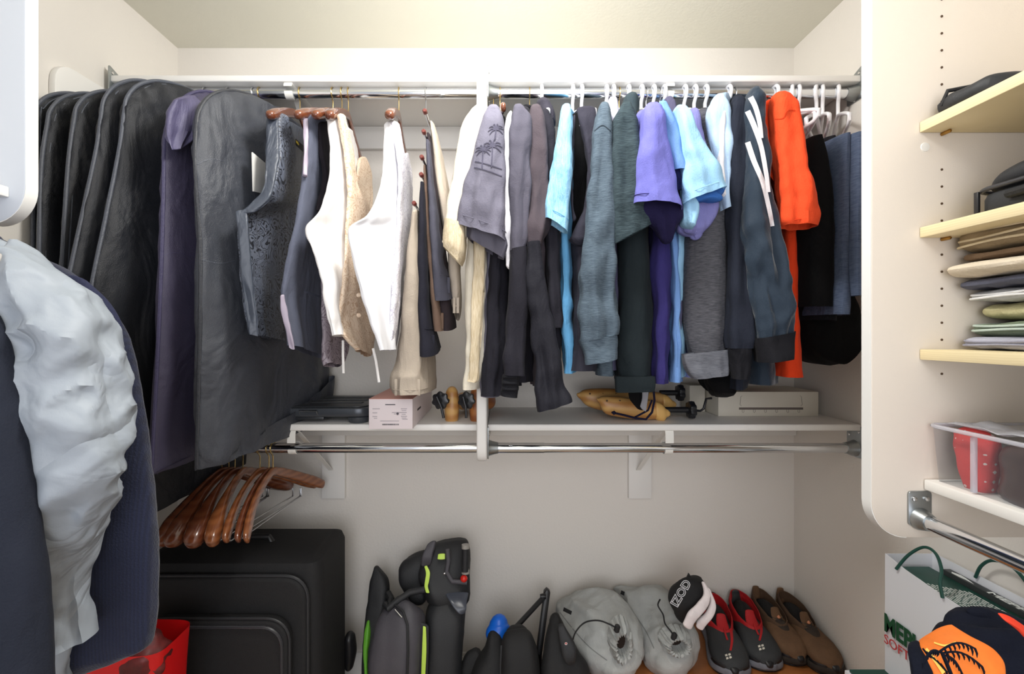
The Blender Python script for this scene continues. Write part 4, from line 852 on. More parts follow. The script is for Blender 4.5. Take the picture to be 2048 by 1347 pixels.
def trouser(label, rows, m_, Y=1.26, Yf=1.56, waist=True, amp=.005):
    sts = []
    for xl, xr, py in rows:
        a = W(xl, py, Y); b_ = W(xr, py, Y); mx = (a.x+b_.x)/2; t_ = abs(b_.x-a.x)
        sts.append((Vector((a.x, Y, a.z)), Vector((b_.x, Y, a.z)), min(.28, .05+t_*2.2)))
    # deep ovals running back along the bar
    sts = [(a+Vector((0, t_/2, 0)), b_+Vector((0, t_/2, 0)), t_) for a, b_, t_ in sts]
    T = thing('trousers', label, 'trousers', (sts[0][0].x, Y+.1, sts[-1][0].z), GT)
    obj('legs', MB().loft(sts, sub=6, nu=48, p=.75, amp=amp, wl=.022, seed=nseed(), wr=.001, end='open', inner=.04), m_, T)
    if waist:
        a, b_, t_ = sts[-1]; a0, b0, t0 = sts[-2]; q = .55
        A = a.lerp(a0, q); B = b_.lerp(b0, q); tt = t_+(t0-t_)*q; pts = []
        for k in range(26):
            an = math.pi+math.pi*k/25; c_, s_ = math.cos(an), math.sin(an); pts.append((A+B)/2+(B-A)/2*math.copysign(abs(c_)**.75, c_)+Vector((0, 1, 0))*(tt/2*math.copysign(abs(s_)**.75, s_)-.001))
        obj('waistband_seam', MB().tube(pts, .0011, 6), m_, T)
        for q_ in (.22, .8):
            p1 = a.lerp(b_, q_)+Vector((0, -tt/2*.9, 0)); obj('belt_loop', MB().box(-.004, .004, -.002, .002, 0, .045, .001, M=Matrix.Translation(p1)), m_, T)
    return T
trouser('light taupe trousers hung from the top tier, widest at the right', [(858, 864, 236), (862, 878, 290), (868, 892, 360), (880, 904, 440), (892, 914, 500), (900, 920, 600), (906, 918, 626)], C_('tr_taupe', (188, 176, 162)), Y=1.3)
trouser('dark brown-black trousers with a hem jutting right behind the slate pair', [(852, 858, 262), (858, 870, 340), (864, 880, 440), (870, 892, 540), (874, 908, 655)], C_('tr_dkbr', (58, 50, 54)), Y=1.29, waist=False)
trouser('slate grey trousers with belt loops, upper right of the cluster', [(850, 857, 276), (852, 866, 360), (856, 876, 440), (860, 888, 520), (862, 904, 585)], C_('tr_slate', (82, 82, 94)), Y=1.262)
trouser('brown trousers between the black and the slate pairs', [(845, 851, 326), (846, 860, 400), (852, 866, 500), (858, 874, 580), (864, 888, 657)], C_('tr_brown', (112, 92, 80)), Y=1.275)
trouser('black trousers in the middle of the tiered hanger', [(838, 846, 360), (834, 850, 440), (831, 852, 540), (831, 856, 620), (834, 872, 702)], C_('tr_black', (44, 44, 54)), Y=1.25)
trouser('beige trousers on the lowest tier, hanging down to the white carton', [(823, 831, 416), (812, 834, 480), (802, 838, 560), (792, 842, 640), (776, 850, 720), (766, 854, 770), (772, 852, 792)], C_('tr_beige', (176, 164, 150)), Y=1.235)
# ------------------------------------------------------------------ bare wooden hangers on the lower left rod
GB = 'bare wooden hangers on the lower left rod'
def xh(px): return px
rowsB = [(444, 335, 'bare broad-shouldered wooden hanger, leftmost on the lower rod', .07, .055, M_hwood), (458, 352, 'bare broad-shouldered wooden hanger, second on the lower rod', .075, .06, M_hwood), (470, 392, 'bare broad-shouldered wooden hanger, third, lit tip', .07, .06, M_hwood),
 (486, 428, 'bare broad-shouldered wooden hanger, fourth, beside the slim ones', .055, .055, M_hlite), (520, 456, 'bare slim wooden hanger with notch, leftmost of the slim ones', .024, .04, M_hlite), (538, 480, 'bare slim wooden hanger, middle of the slim ones', .022, .036, M_hwood),
 (546, 497, 'bare slim wooden hanger, rightmost on the lower rod', .022, .04, M_hlite)]
for hx, nx, l, we, he, mw in rowsB:
    wood_hanger(hx, nx, 1.24, l, GB, z=RZL, wend=we, hend=he, drop=.115, half=.225, zc=-.075, mw=mw, bar=True, curve=.055 if we < .03 else .03)

for T_, pts in ((b7, [(392, 330), (420, 318), (450, 322)]), (b7, [(400, 518), (440, 526), (470, 520)]), (b6, [(322, 512), (350, 505), (388, 512)])):
    ribbon('fold_crease', child(T_, 'cover'), pts, (1.6, .8), M_pipe if T_ is b7 else M_pipep, lift=.001)
# ------------------------------------------------------------------ things on the lower shelf
M_blkp = mat('black_abs', (40, 42, 46), rough=0.35, bump=.1, bscale=500); M_gun = mat('gunmetal_plastic', (72, 76, 82), rough=0.3, metal=.4)
T = thing('bathroom_scale', 'dark grey folding step scale with round feet on the lower left shelf', 'scale', (-.575, 1.56, ZL))
x0, x1 = -.742, -.412
def rbox2(x0, x1, y0, y1, z0, z1, r, bev, n=8):
    pr = rounded([(x0, y0), (x1, y0), (x1, y1), (x0, y1)], [r]*4, n); return MB().prism([(p.x, p.y, z0) for p in pr], (0, 0, z1-z0), bev, 2)
obj('body', rbox2(x0, x1, 1.44, 1.72, 1.073, 1.101, .05, .005), M_gun, T)
obj('top_plate', rbox2(x0+.012, x1-.012, 1.452, 1.708, 1.101, 1.105, .045, .0015), M_blkp, T)
for yy in (1.52, 1.58, 1.64): obj('tread', MB().box(x0+.05, x1-.05, yy, yy+.03, 1.105, 1.1075, .001), mat('tread_rubber', (58, 60, 64), rough=.5), T)
for sx in (x0+.035, x1-.045):
    for sy in (1.475, 1.685):
        f = obj('foot', MB().lathe([(.030, 0), (.033, .004), (.034, .018), (.03, .0215)], (sx, sy, ZL+.0002), (0, 0, 1), 28), M_gun, T)
obj('handle', MB().tube([(-.632, 1.442, 1.082), (-.632, 1.432, 1.094), (-.592, 1.432, 1.094), (-.578, 1.432, 1.094), (-.578, 1.442, 1.082)], .0028, 8), mat('handle_silver', (150, 152, 156), rough=.25, metal=1), T)
obj('battery_door', MB().box(-.655, -.56, 1.446, 1.52, 1.063, 1.073, .003), M_blkp, T)
# carton
M_card = mat('white_carton', (238, 226, 228), rough=.6); M_ctop = mat('carton_top_salmon', (226, 170, 158), rough=.6); M_ink = mat('ink', (44, 42, 50), rough=.7); M_inkl = mat('ink_light', (140, 132, 140), rough=.7)
T = thing('carton', 'white carton with printed label and salmon lid, overhanging the lower shelf edge', 'box', (-.327, 1.55, ZL))
cx0, cx1, cy0, cy1, cz1 = -.392, -.2615, 1.36, 1.738, 1.143
obj('box', MB().box(cx0, cx1, cy0, cy1, ZL+.0003, cz1-.0015, .001), M_card, T); obj('lid', MB().box(cx0, cx1, cy0, cy1, cz1-.0014, cz1, .0004), M_ctop, T)
yf = cy0-.0006
obj('hand_slot', MB().box(-.343, -.313, yf, cy0+.001, 1.124, 1.1265, 0), M_ink, T)
obj('side_slot', MB().box(cx1-.001, cx1+.0006, 1.44, 1.50, 1.093, 1.099, 0), M_ink, T)
for (x, z, w_, h_) in ((-.381, 1.112, .022, .0014), (-.381, 1.100, .014, .0014), (-.381, 1.089, .014, .0014), (-.377, 1.084, .010, .0012), (-.323, 1.101, .030, .0014), (-.317, 1.097, .016, .0014),
                       (-.296, 1.112, .018, .0014), (-.294, 1.107, .014, .0012), (-.296, 1.101, .017, .0014), (-.294, 1.096, .012, .0012), (-.296, 1.090, .018, .0014), (-.294, 1.085, .014, .0012), (-.292, 1.081, .016, .0012), (-.358, 1.076, .056, .0012)):
    obj('print_line', MB().box(x, x+w_, yf, cy0, z, z+h_, 0), M_inkl, T)
bc = MB(); x = -.352; rr = random.Random(3)
while x < -.302: w_ = rr.choice((.0007, .0012, .0018)); bc.box(x, x+w_, yf, cy0, 1.064, 1.068, 0); x += w_+rr.choice((.0006, .001))
obj('barcode', bc, M_ink, T)
obj('recycle_mark', MB().lathe([(.004, 0), (.004, .0006)], (-.306, yf+.0001, 1.098), (0, 1, 0), 6), M_ink, T)
# shoe stretchers
M_ced = mat('cedar', (206, 160, 96), rough=.4, kind='wood', rgb2=(178, 124, 66), stretch=(1, 1, 1)); M_ced2 = mat('cedar_red', (184, 116, 60), rough=.4, kind='wood', rgb2=(150, 84, 40)); M_knob = mat('black_knob', (30, 31, 35), rough=.3)
M_endc = mat('cedar_end', (222, 176, 104), rough=.5)
def stretcher_up(px, label, mw, tilt):
    x = (px-CX)/F*1.43; T = thing('shoe_stretcher', label, 'shoe stretcher', (x, 1.5, ZL), 'wooden shoe stretchers')
    c = Vector((x, 1.43, 1.128)); xo = .03
    obj('wood_block', MB().loft([(Vector((x+xo-.02, 1.50, 1.143)), Vector((x+xo+.02, 1.50, 1.143)), .045), (Vector((x+xo-.024, 1.50, 1.10)), Vector((x+xo+.024, 1.50, 1.10)), .06), (Vector((x+xo-.022, 1.5, 1.058)), Vector((x+xo+.022, 1.5, 1.058)), .055)], sub=5, nu=24, p=.8, end='cap'), mw, T)
    obj('heel_lobe', MB().loft([(Vector((x+.035, 1.53, 1.11)), Vector((x+.055, 1.53, 1.11)), .03), (Vector((x+.03, 1.6, 1.10)), Vector((x+.09, 1.6, 1.10)), .06), (Vector((x+.03, 1.68, 1.09)), Vector((x+.085, 1.68, 1.09)), .05)], sub=5, nu=24, p=.9, end='cap'), mw, T)
    obj('screw_rod', MB().tube([c, c+Vector((xo*.9, .06, -.01))], .006, 10), M_dark, T)
    k = obj('knob', MB().lathe([(.018, 0), (.0255, .003), (.027, .008), (.0255, .015), (.012, .018)], c+Vector((0, -.012, 0)), (0.25, 1, 0), 48, lobes=7, lamp=.09), M_knob, T)
    obj('knob_bore', MB().lathe([(.009, 0), (.009, .001)], c+Vector((.0, -.0135, 0)), (.25, 1, 0), 20), mat('bore', (6, 6, 7), rough=.8), k)
    obj('crank_handle', MB().tube([c+Vector((-.008+.0, -.018, .014)), c+Vector((tilt*.5, -.019, -.02)), c+Vector((tilt, -.02, -.052))], .0042, 10), M_knob, T)
stretcher_up(880, 'wooden shoe stretcher with black lobed knob, nearest the white carton', M_ced, .014)
stretcher_up(932, 'wooden shoe stretcher with black lobed knob, against the centre divider', M_ced2, .002)
def stretcher_lie(rows, Y, label, xk, zk, xr0, crank=True):
    a = W(rows[0][0], rows[0][1], Y)
    T = thing('shoe_stretcher', label, 'shoe stretcher', (a.x+.1, Y, ZL), 'wooden shoe stretchers')
    sts = [(W(x, y1, Y), W(x+sk, y2, Y), th) for x, y1, y2, sk, th in rows]
    obj('wood_block', MB().loft(sts, sub=5, nu=26, p=.9, end='cap'), M_ced, T)
    l = rows[-1]; c = W(l[0], (l[1]+l[2])/2, Y)
    obj('heel_block', MB().loft([(W(l[0]+4, l[1]+2, Y), W(l[0]+10, l[2]+2, Y), .05), (W(l[0]+16, l[1]+6, Y), W(l[0]+22, l[2]+4, Y), .045), (W(l[0]+26, l[1]+16, Y), W(l[0]+28, l[2]-4, Y), .03)], sub=4, nu=22, p=.9, end='cap'), M_endc, T)
    kc = W(xk, zk, Y); rc = W(xr0, zk, Y)
    obj('screw_rod', MB().tube([rc, kc], .0095, 12), M_dark, T)
    obj('knob', MB().lathe([(.012, -.012), (.026, -.009), (.0275, 0), (.026, .009), (.012, .012)], kc, (1, 0, 0), 40, lobes=7, lamp=.08), M_knob, T)
    if crank: obj('crank_handle', MB().tube([kc, kc+Vector((.03, 0, -.004)), kc+Vector((.042, 0, .004)), kc+Vector((.05, 0, .036)), kc+Vector((.068, 0, .038))], .004, 10), M_knob, T)
    for q in range(5): obj('bore_hole', MB().lathe([(.0032, 0), (.0032, .001)], W(rows[1][0]+8+q*13, (rows[1][1]+rows[1][2])/2-8+(q % 2)*14, Y-rows[1][4]/2*1.0-.001), (0, 1, 0), 10), M_hole, T)
stretcher_lie([(1158, 785, 797, 2, .02), (1172, 778, 812, 4, .05), (1210, 776, 822, 6, .065), (1280, 780, 822, 6, .06), (1318, 784, 818, 4, .05)], 1.60, 'wooden shoe stretcher lying at the back right of the divider, with black rod', 1360, 785, 1320, False)
stretcher_lie([(1196, 796, 806, 2, .02), (1206, 792, 826, 4, .045), (1236, 792, 834, 6, .058), (1272, 797, 838, 6, .058), (1304, 799, 838, 4, .05)], 1.50, 'wooden shoe stretcher lying in front, with black knob and crank', 1382, 819, 1330)
# cord trailing over the stretchers and tag hanging from the dark sweater
single('drawcord', MB().tube([W(1307, 778, 1.42), W(1309, 800, 1.42), W(1304, 824, 1.40), W(1292, 838, 1.395), W(1272, 836, 1.40), W(1250, 830, 1.42), W(1232, 826, 1.44)], .0035, 8).tube([W(1304, 800, 1.425), W(1296, 820, 1.41), W(1270, 834, 1.405)], .003, 8).lathe([(.002, -.008), (.007, 0), (.002, .008)], W(1228, 825, 1.44), (1, 0, -.2), 12), C_('cord_navy', (36, 34, 58)), 'navy drawcord with toggle looping over the front wooden shoe stretcher', 'cord')
T = thing('strap_end', 'black fabric strap with grey tape hanging below the dark teal sweater', 'strap', W(1280, 820, 1.33))
obj('strap', MB().loft([S(1258, 770, 1300, 770, 1.33, None, .012), S(1258, 795, 1296, 795, 1.33, None, .012), S(1272, 814, 1288, 818, 1.33, None, .01)], sub=4, nu=16, p=.6, end='cap'), black, T)
obj('tape', MB().loft([S(1284, 772, 1298, 772, 1.318, None, .006), S(1284, 795, 1296, 795, 1.318, None, .006), S(1280, 812, 1292, 822, 1.318, None, .006)], sub=4, nu=12, p=.6, end='cap'), C_('tape_grey', (140, 140, 146)), T)
# hook-rack carton
M_box2 = mat('grey_white_carton', (216, 210, 196), rough=.65); M_ink2 = mat('print_brown', (112, 102, 96), rough=.7)
T = thing('carton', 'long white carton with a coat hook rack printed on it, right lower shelf', 'box', (.925, 1.655, ZL))
bx0, bx1, by0, by1, bz = .753, 1.098, 1.569, 1.74, 1.1366
obj('box', MB().box(bx0, bx1, by0, by1, ZL+.0003, bz, .001), M_box2, T)
y_ = by0-.0006
obj('printed_rail', MB().box(.824, 1.045, y_, by0, 1.075, 1.0825, 0), M_ink2, T)
for k in range(6):
    c = Vector((.838+k*.0385, y_+.0002, 1.071)); obj('printed_hook', MB().tube([c+Vector((-.003, 0, .004)), c+Vector((-.0035, 0, -.003)), c+Vector((0, 0, -.006)), c+Vector((.0035, 0, -.003)), c+Vector((.003, 0, .004))], .0005, 5), M_ink2, T)
for x, s_ in ((.828, 1), (1.041, -1)):
    obj('printed_bracket', MB().tube([Vector((x+s_*.004, y_, 1.088)), Vector((x-s_*.001, y_, 1.093)), Vector((x, y_, 1.10)), Vector((x+s_*.002, y_, 1.12)), Vector((x+s_*.007, y_, 1.123))], .0005, 5), M_ink2, T)
single('carton', MB().box(.692, .748, 1.66, 1.74, ZL+.0003, 1.148, .001), M_box2, 'small white carton at the back, left of the hook rack carton', 'box')
# ------------------------------------------------------------------ floor level
M_bench = mat('orange_brown_laminate', (176, 112, 64), rough=.4, kind='wood', rgb2=(160, 98, 52), stretch=(.3, 1, 1))
T = thing('shoe_bench', 'low orange-brown wooden bench under the shoes along the back wall', 'bench', (.71, 1.48, 0))
obj('top', MB().box(.285, XR-.003, 1.215, 1.745, .208, .23, .003), M_bench, T)
for x in (.30, XR-.03): obj('side', MB().box(x-.01, x+.01, 1.23, 1.74, 0, .208, .001), M_bench, T)
# suitcase
M_suit = mat('ballistic_black', (19, 19, 21), rough=.75, bump=.5, bscale=500); M_suit2 = mat('suitcase_piping', (38, 39, 42), rough=.5); M_zip = mat('zip_black', (36, 36, 40), rough=.4, kind='zip', rgb2=(60, 60, 64))
T = thing('suitcase', 'large soft black suitcase with rounded front pocket, below the bare hangers', 'suitcase', (-.81, 1.47, 0))
obj('shell', rbox2(-1.10, -.54, 1.36, 1.62, .03, .655, .045, .03), M_suit, T)
def face_panel(x0, x1, z0, z1, y0, y1, r, m_, nm, bev=.012):
    pr = rounded([(x0, z0), (x1, z0), (x1, z1), (x0, z1)], [r]*4, 8); return obj(nm, MB().prism([(p.x, y0, p.y) for p in pr], (0, y1-y0, 0), bev, 3), m_, T)
face_panel(-1.07, -.57, .05, .62, 1.335, 1.36, .07, M_suit, 'expander_panel')
po = face_panel(-1.03, -.605, .08, .52, 1.30, 1.336, .07, M_suit, 'front_pocket')
def pipe_loop(x0, x1, z0, z1, y, r, rad, m_, nm, par):
    pr = rounded([(x0, z0), (x1, z0), (x1, z1), (x0, z1)], [r]*4, 8); obj(nm, MB().tube([(p.x, y, p.y) for p in pr], rad, 8, closed=True), m_, par)
pipe_loop(-1.032, -.603, .078, .522, 1.304, .07, .004, M_suit2, 'piping', po); pipe_loop(-1.012, -.623, .1, .50, 1.2985, .06, .005, M_zip, 'zipper', po)
pipe_loop(-1.072, -.568, .048, .622, 1.345, .07, .005, M_suit2, 'piping', T)
for z_ in (.24, .36): obj('pocket_seam', MB().tube([(-1.0, 1.297, z_), (-.64, 1.297, z_)], .002, 6), M_suit2, po)
for sx in (-1.06, -.58):
    for sy in (1.4, 1.6): obj('wheel', MB().lathe([(.02, -.012), (.026, -.008), (.026, .008), (.02, .012)], (sx, sy, .027), (1, 0, 0), 20), M_dark, T)
obj('side_wheel_housing', MB().loft([(Vector((-.545, 1.60, .27)), Vector((-.51, 1.60, .27)), .05), (Vector((-.545, 1.60, .22)), Vector((-.505, 1.60, .22)), .055), (Vector((-.545, 1.6, .17)), Vector((-.515, 1.6, .17)), .04)], sub=4, nu=20, end='cap'), M_dark, T)
obj('top_handle', MB().tube([(-.9, 1.5, .65), (-.89, 1.5, .668), (-.76, 1.5, .668), (-.75, 1.5, .65)], .009, 10), M_dark, T)
# red gift bag
M_red = mat('red_paper', (196, 12, 16), rough=.4); M_redp = mat('red_dark_print', (92, 22, 22), rough=.5, mottle=.6, mscale=40)
T = thing('gift_bag', 'red gift bag with dark tissue on the floor behind the navy cardigan', 'bag', (-.93, 1.12, 0))
obj('bag', MB().loft([(Vector((-1.10, 1.13, .585)), Vector((-.80, 1.13, .585)), .14), (Vector((-1.1, 1.13, .45)), Vector((-.81, 1.13, .45)), .14), (Vector((-1.09, 1.13, .2)), Vector((-.82, 1.13, .2)), .15), (Vector((-1.08, 1.13, .005)), Vector((-.84, 1.13, .005)), .15)], sub=4, nu=32, p=.35, end='cap', top='none'), M_red, T)
obj('tissue', MB().loft([S(250, 1290, 320, 1278, 1.1, None, .06), S(230, 1310, 334, 1300, 1.1, None, .09), S(220, 1345, 330, 1335, 1.1, None, .1)], sub=5, nu=32, amp=.01, wl=.03, wr=.01, seed=3, end='cap'), M_redp, T)
# wheeled kit bag
M_kb = mat('kit_black', (30, 31, 34), rough=.6, bump=.4, bscale=420); M_kg = mat('kit_grey', (72, 70, 76), rough=.6, bump=.4, bscale=420, mottle=.1); M_lime = mat('lime_tape', (190, 222, 88), rough=.5); M_green = mat('kit_green', (92, 160, 44), rough=.5)
M_pvc = mat('kit_vinyl', (66, 70, 80), rough=.3)
def L(rows, **k):
    d = dict(sub=6, nu=44, p=.6, amp=.003, wl=.04, wr=.002, end='cap', seed=nseed()); d.update(k)
    return MB().loft([S(*r) for r in rows], **d)
T = thing('kit_bag', 'tall black and grey kit bag with lime green tapes, leaning by the suitcase', 'bag', (-.25, 1.6, 0))
obj('main_body', L([(862, 1196, 932, 1186, 1.58, 1.6, .1), (852, 1230, 930, 1225, 1.56, 1.58, .16), (850, 1290, 924, 1290, 1.54, 1.56, .18), (848, 1360, 920, 1360, 1.52, 1.54, .18), (848, 1460, 918, 1460, 1.5, 1.5, .18)]), M_kb, T)
obj('top_section', L([(866, 1092, 936, 1083, 1.66, 1.66, .04), (850, 1110, 940, 1098, 1.63, 1.64, .09), (838, 1150, 940, 1140, 1.60, 1.62, .12), (850, 1190, 938, 1186, 1.56, 1.60, .12)]), M_kb, T)
obj('side_hump', L([(812, 1124, 858, 1108, 1.66, 1.66, .05), (800, 1140, 852, 1130, 1.64, 1.64, .08), (804, 1168, 850, 1160, 1.63, 1.63, .08), (818, 1196, 852, 1186, 1.61, 1.61, .06)]), M_kb, T)
obj('strap_fold', L([(855, 1090, 872, 1084, 1.585, None, .02), (845, 1112, 866, 1106, 1.57, None, .02), (843, 1128, 862, 1126, 1.57, None, .015)]), M_kg, T)
obj('grey_pocket', L([(792, 1208, 818, 1202, 1.545, 1.53, .05), (772, 1228, 838, 1216, 1.53, 1.5, .1), (756, 1260, 846, 1250, 1.51, 1.48, .12), (748, 1300, 846, 1300, 1.5, 1.47, .13), (744, 1350, 842, 1350, 1.49, 1.47, .13), (744, 1430, 840, 1430, 1.48, 1.46, .13)], amp=.006), M_kg, T)
obj('pocket_piping', MB().tube([W(786, 1206, 1.49), W(806, 1222, 1.455), W(815, 1250, 1.43), W(816, 1300, 1.405), W(814, 1360, 1.40)], .004, 8), M_kb, T)
obj('shoulder_strap', MB().tube([W(850, 1178, 1.52), W(820, 1184, 1.52), W(796, 1200, 1.5), W(776, 1216, 1.48), W(770, 1208, 1.5)], .011, 10), M_kb, T)
obj('zip_pull', MB().tube([W(790, 1218, 1.465), W(804, 1234, 1.45)], .0022, 6), M_screw, T)
obj('vinyl_corner', L([(890, 1186, 936, 1186, 1.535, 1.54, .01), (898, 1200, 934, 1200, 1.51, 1.52, .01), (908, 1216, 932, 1216, 1.495, 1.50, .01), (918, 1226, 929, 1224, 1.49, 1.5, .008)], amp=0), M_pvc, T)
obj('wing', L([(749, 1136, 757, 1134, 1.63, 1.63, .03), (742, 1160, 774, 1156, 1.62, 1.62, .05), (738, 1200, 778, 1190, 1.6, 1.6, .06), (734, 1250, 770, 1240, 1.58, 1.57, .07), (731, 1320, 760, 1320, 1.56, 1.55, .08), (731, 1430, 760, 1430, 1.54, 1.53, .08)]), M_kb, T)
obj('green_trim', L([(734, 1244, 740, 1242, 1.55, 1.55, .015), (731, 1270, 739, 1270, 1.535, 1.53, .02), (729, 1310, 735, 1310, 1.52, 1.52, .02), (731, 1350, 735, 1350, 1.51, 1.51, .015)]), M_green, T)
obj('wing_strap', MB().tube([W(776, 1186, 1.57), W(782, 1196, 1.55), W(778, 1214, 1.53)], .012, 8), M_kb, T)
for r_ in ([(849, 1133, 854, 1131, 1.535), (852, 1146, 860, 1144, 1.525), (850, 1160, 858, 1162, 1.52), (849, 1172, 856, 1172, 1.518), (852, 1184, 859, 1184, 1.515)],
           [(876, 1108, 890, 1107, 1.565), (875, 1117, 890, 1117, 1.558)],
           [(846, 1252, 852, 1254, 1.46), (844, 1300, 853, 1300, 1.45), (842, 1360, 850, 1360, 1.445)]):
    obj('lime_tape', MB().loft([S(*q, None, .004) for q in r_], sub=4, nu=12, p=.5, end='cap'), M_lime, T)
obj('tape_backing', MB().loft([S(838, 1246, 858, 1252, 1.475, None, .012), S(835, 1300, 858, 1300, 1.462, None, .012), S(832, 1370, 856, 1370, 1.456, None, .012)], sub=4, nu=12, p=.5, end='cap'), M_kb, T)
obj('grip_arm', MB().tube([W(895, 1098, 1.56), W(897, 1120, 1.555), W(893, 1142, 1.55), W(904, 1162, 1.54), W(934, 1164, 1.54)], .008, 10), M_kg, T)
obj('grip', MB().tube([W(931, 1090, 1.55), W(930, 1142, 1.54)], .0115, 14), M_kb, T)
for y_ in (1092, 1142): obj('grip_collar', MB().tube([W(931, y_-4, 1.547), W(931, y_+4, 1.545)], .0135, 14), mat('clear_collar', (150, 146, 140), rough=.2), T)
obj('red_button', MB().lathe([(.012, 0), (.012, .004), (.009, .01), (.003, .013)], W(928, 1156, 1.54), (-.1, -1, .2), 20), mat('red_plastic', (206, 36, 26), rough=.3), T)
for a_ in ((889, 1146), (909, 1163)): obj('rivet', MB().lathe([(.004, 0), (.003, .003), (.001, .004)], W(a_[0], a_[1], 1.538), (0, -1, 0), 10), M_screw, T)
# small black bag with blue frisbee-like cone, sticks, shoulder bag
M_bb = mat('bag_fabric_black', (20, 20, 22), rough=.75, bump=.4, bscale=400)
T = thing('drawstring_pouch', 'small black pouch holding the blue cup, between the bags on the floor', 'pouch', (0, 1.5, 0))
obj('pouch', L([(975, 1274, 1006, 1284, 1.5, None, .06), (968, 1300, 1012, 1310, 1.49, None, .1), (950, 1330, 1016, 1335, 1.48, None, .13), (930, 1400, 1020, 1400, 1.46, None, .15), (935, 1480, 1020, 1480, 1.44, None, .15)], top='cap'), M_bb, T)
obj('flap', L([(925, 1324, 962, 1306, 1.53, None, .05), (921, 1340, 968, 1330, 1.53, None, .07), (921, 1400, 970, 1400, 1.53, None, .08)]), M_bb, T)
single('blue_cup', L([(978, 1249, 1016, 1246, 1.54, None, .06), (973, 1258, 1020, 1254, 1.535, None, .075), (972, 1270, 1016, 1270, 1.53, None, .08), (980, 1284, 1008, 1290, 1.53, None, .06), (996, 1302, 1004, 1304, 1.53, None, .02)], amp=0, wr=0, p=1.0), mat('blue_plastic', (18, 98, 206), rough=.35), 'bright blue plastic cup poking out of the black pouch', 'cup')
T = thing('backpack', 'black backpack in front of two black struts, centre of the floor', 'backpack', (.05, 1.45, 0))
obj('body', L([(1012, 1272, 1058, 1268, 1.46, None, .06), (1003, 1290, 1070, 1284, 1.44, None, .11), (1001, 1330, 1078, 1325, 1.43, None, .14), (1000, 1400, 1082, 1400, 1.42, None, .15), (1002, 1480, 1080, 1480, 1.42, None, .15)]), M_bb, T)
obj('seam', MB().tube([W(1003, 1290, 1.38), W(1001, 1330, 1.36), W(1001, 1400, 1.35)], .003, 6), M_kb, T)
T = thing('folding_tripod', 'black folding stand with two struts joined in a point against the wall', 'stand', (.12, 1.6, 0))
st = MB().tube([W(1024, 1262, 1.50), W(1087, 1194, 1.60)], .0085, 10); obj('strut', st, M_dark, T)
pr = [W(1088, 1184, 1.62), W(1094, 1178, 1.62), W(1101, 1184, 1.62), W(1084, 1310, 1.53), W(1072, 1310, 1.53)]
obj('upright', MB().prism(pr, (0, .02, 0), .003), M_dark, T); obj('upright_leg', MB().tube([W(1078, 1300, 1.545), W(1078, 1420, 1.52)], .01, 8), M_dark, T)
obj('pivot', MB().lathe([(.008, -.01), (.01, 0), (.008, .01)], W(1086, 1192, 1.6), (1, 0, 0), 12), M_dark, T)
T = thing('laptop_bag', 'slim black shoulder bag with a small red and white badge, left of shoe bags', 'bag', (.18, 1.42, 0))
obj('body', L([(1098, 1246, 1120, 1234, 1.46, None, .04), (1092, 1270, 1134, 1262, 1.45, None, .08), (1086, 1310, 1156, 1300, 1.43, None, .1), (1082, 1350, 1180, 1346, 1.41, None, .11), (1082, 1480, 1190, 1480, 1.38, None, .11)]), M_bb, T)
bg_ = obj('badge_strap', L([(1115, 1256, 1130, 1252, 1.385, None, .02), (1120, 1290, 1148, 1284, 1.368, None, .025), (1128, 1316, 1152, 1306, 1.355, None, .02), (1134, 1326, 1148, 1324, 1.352, None, .01)]), M_kb, T)
obj('badge', MB().lathe([(.004, 0), (.004, .001)], W(1132, 1286, 1.345), (0, -1, 0), 16), mat('badge_white', (236, 226, 222), rough=.3), bg_)
obj('badge_cross', MB().tube([W(1130, 1286, 1.343), W(1134, 1286, 1.343)], .0009, 5).tube([W(1132, 1284, 1.343), W(1132, 1288, 1.343)], .0009, 5), mat('badge_red', (190, 30, 30), rough=.4), bg_)
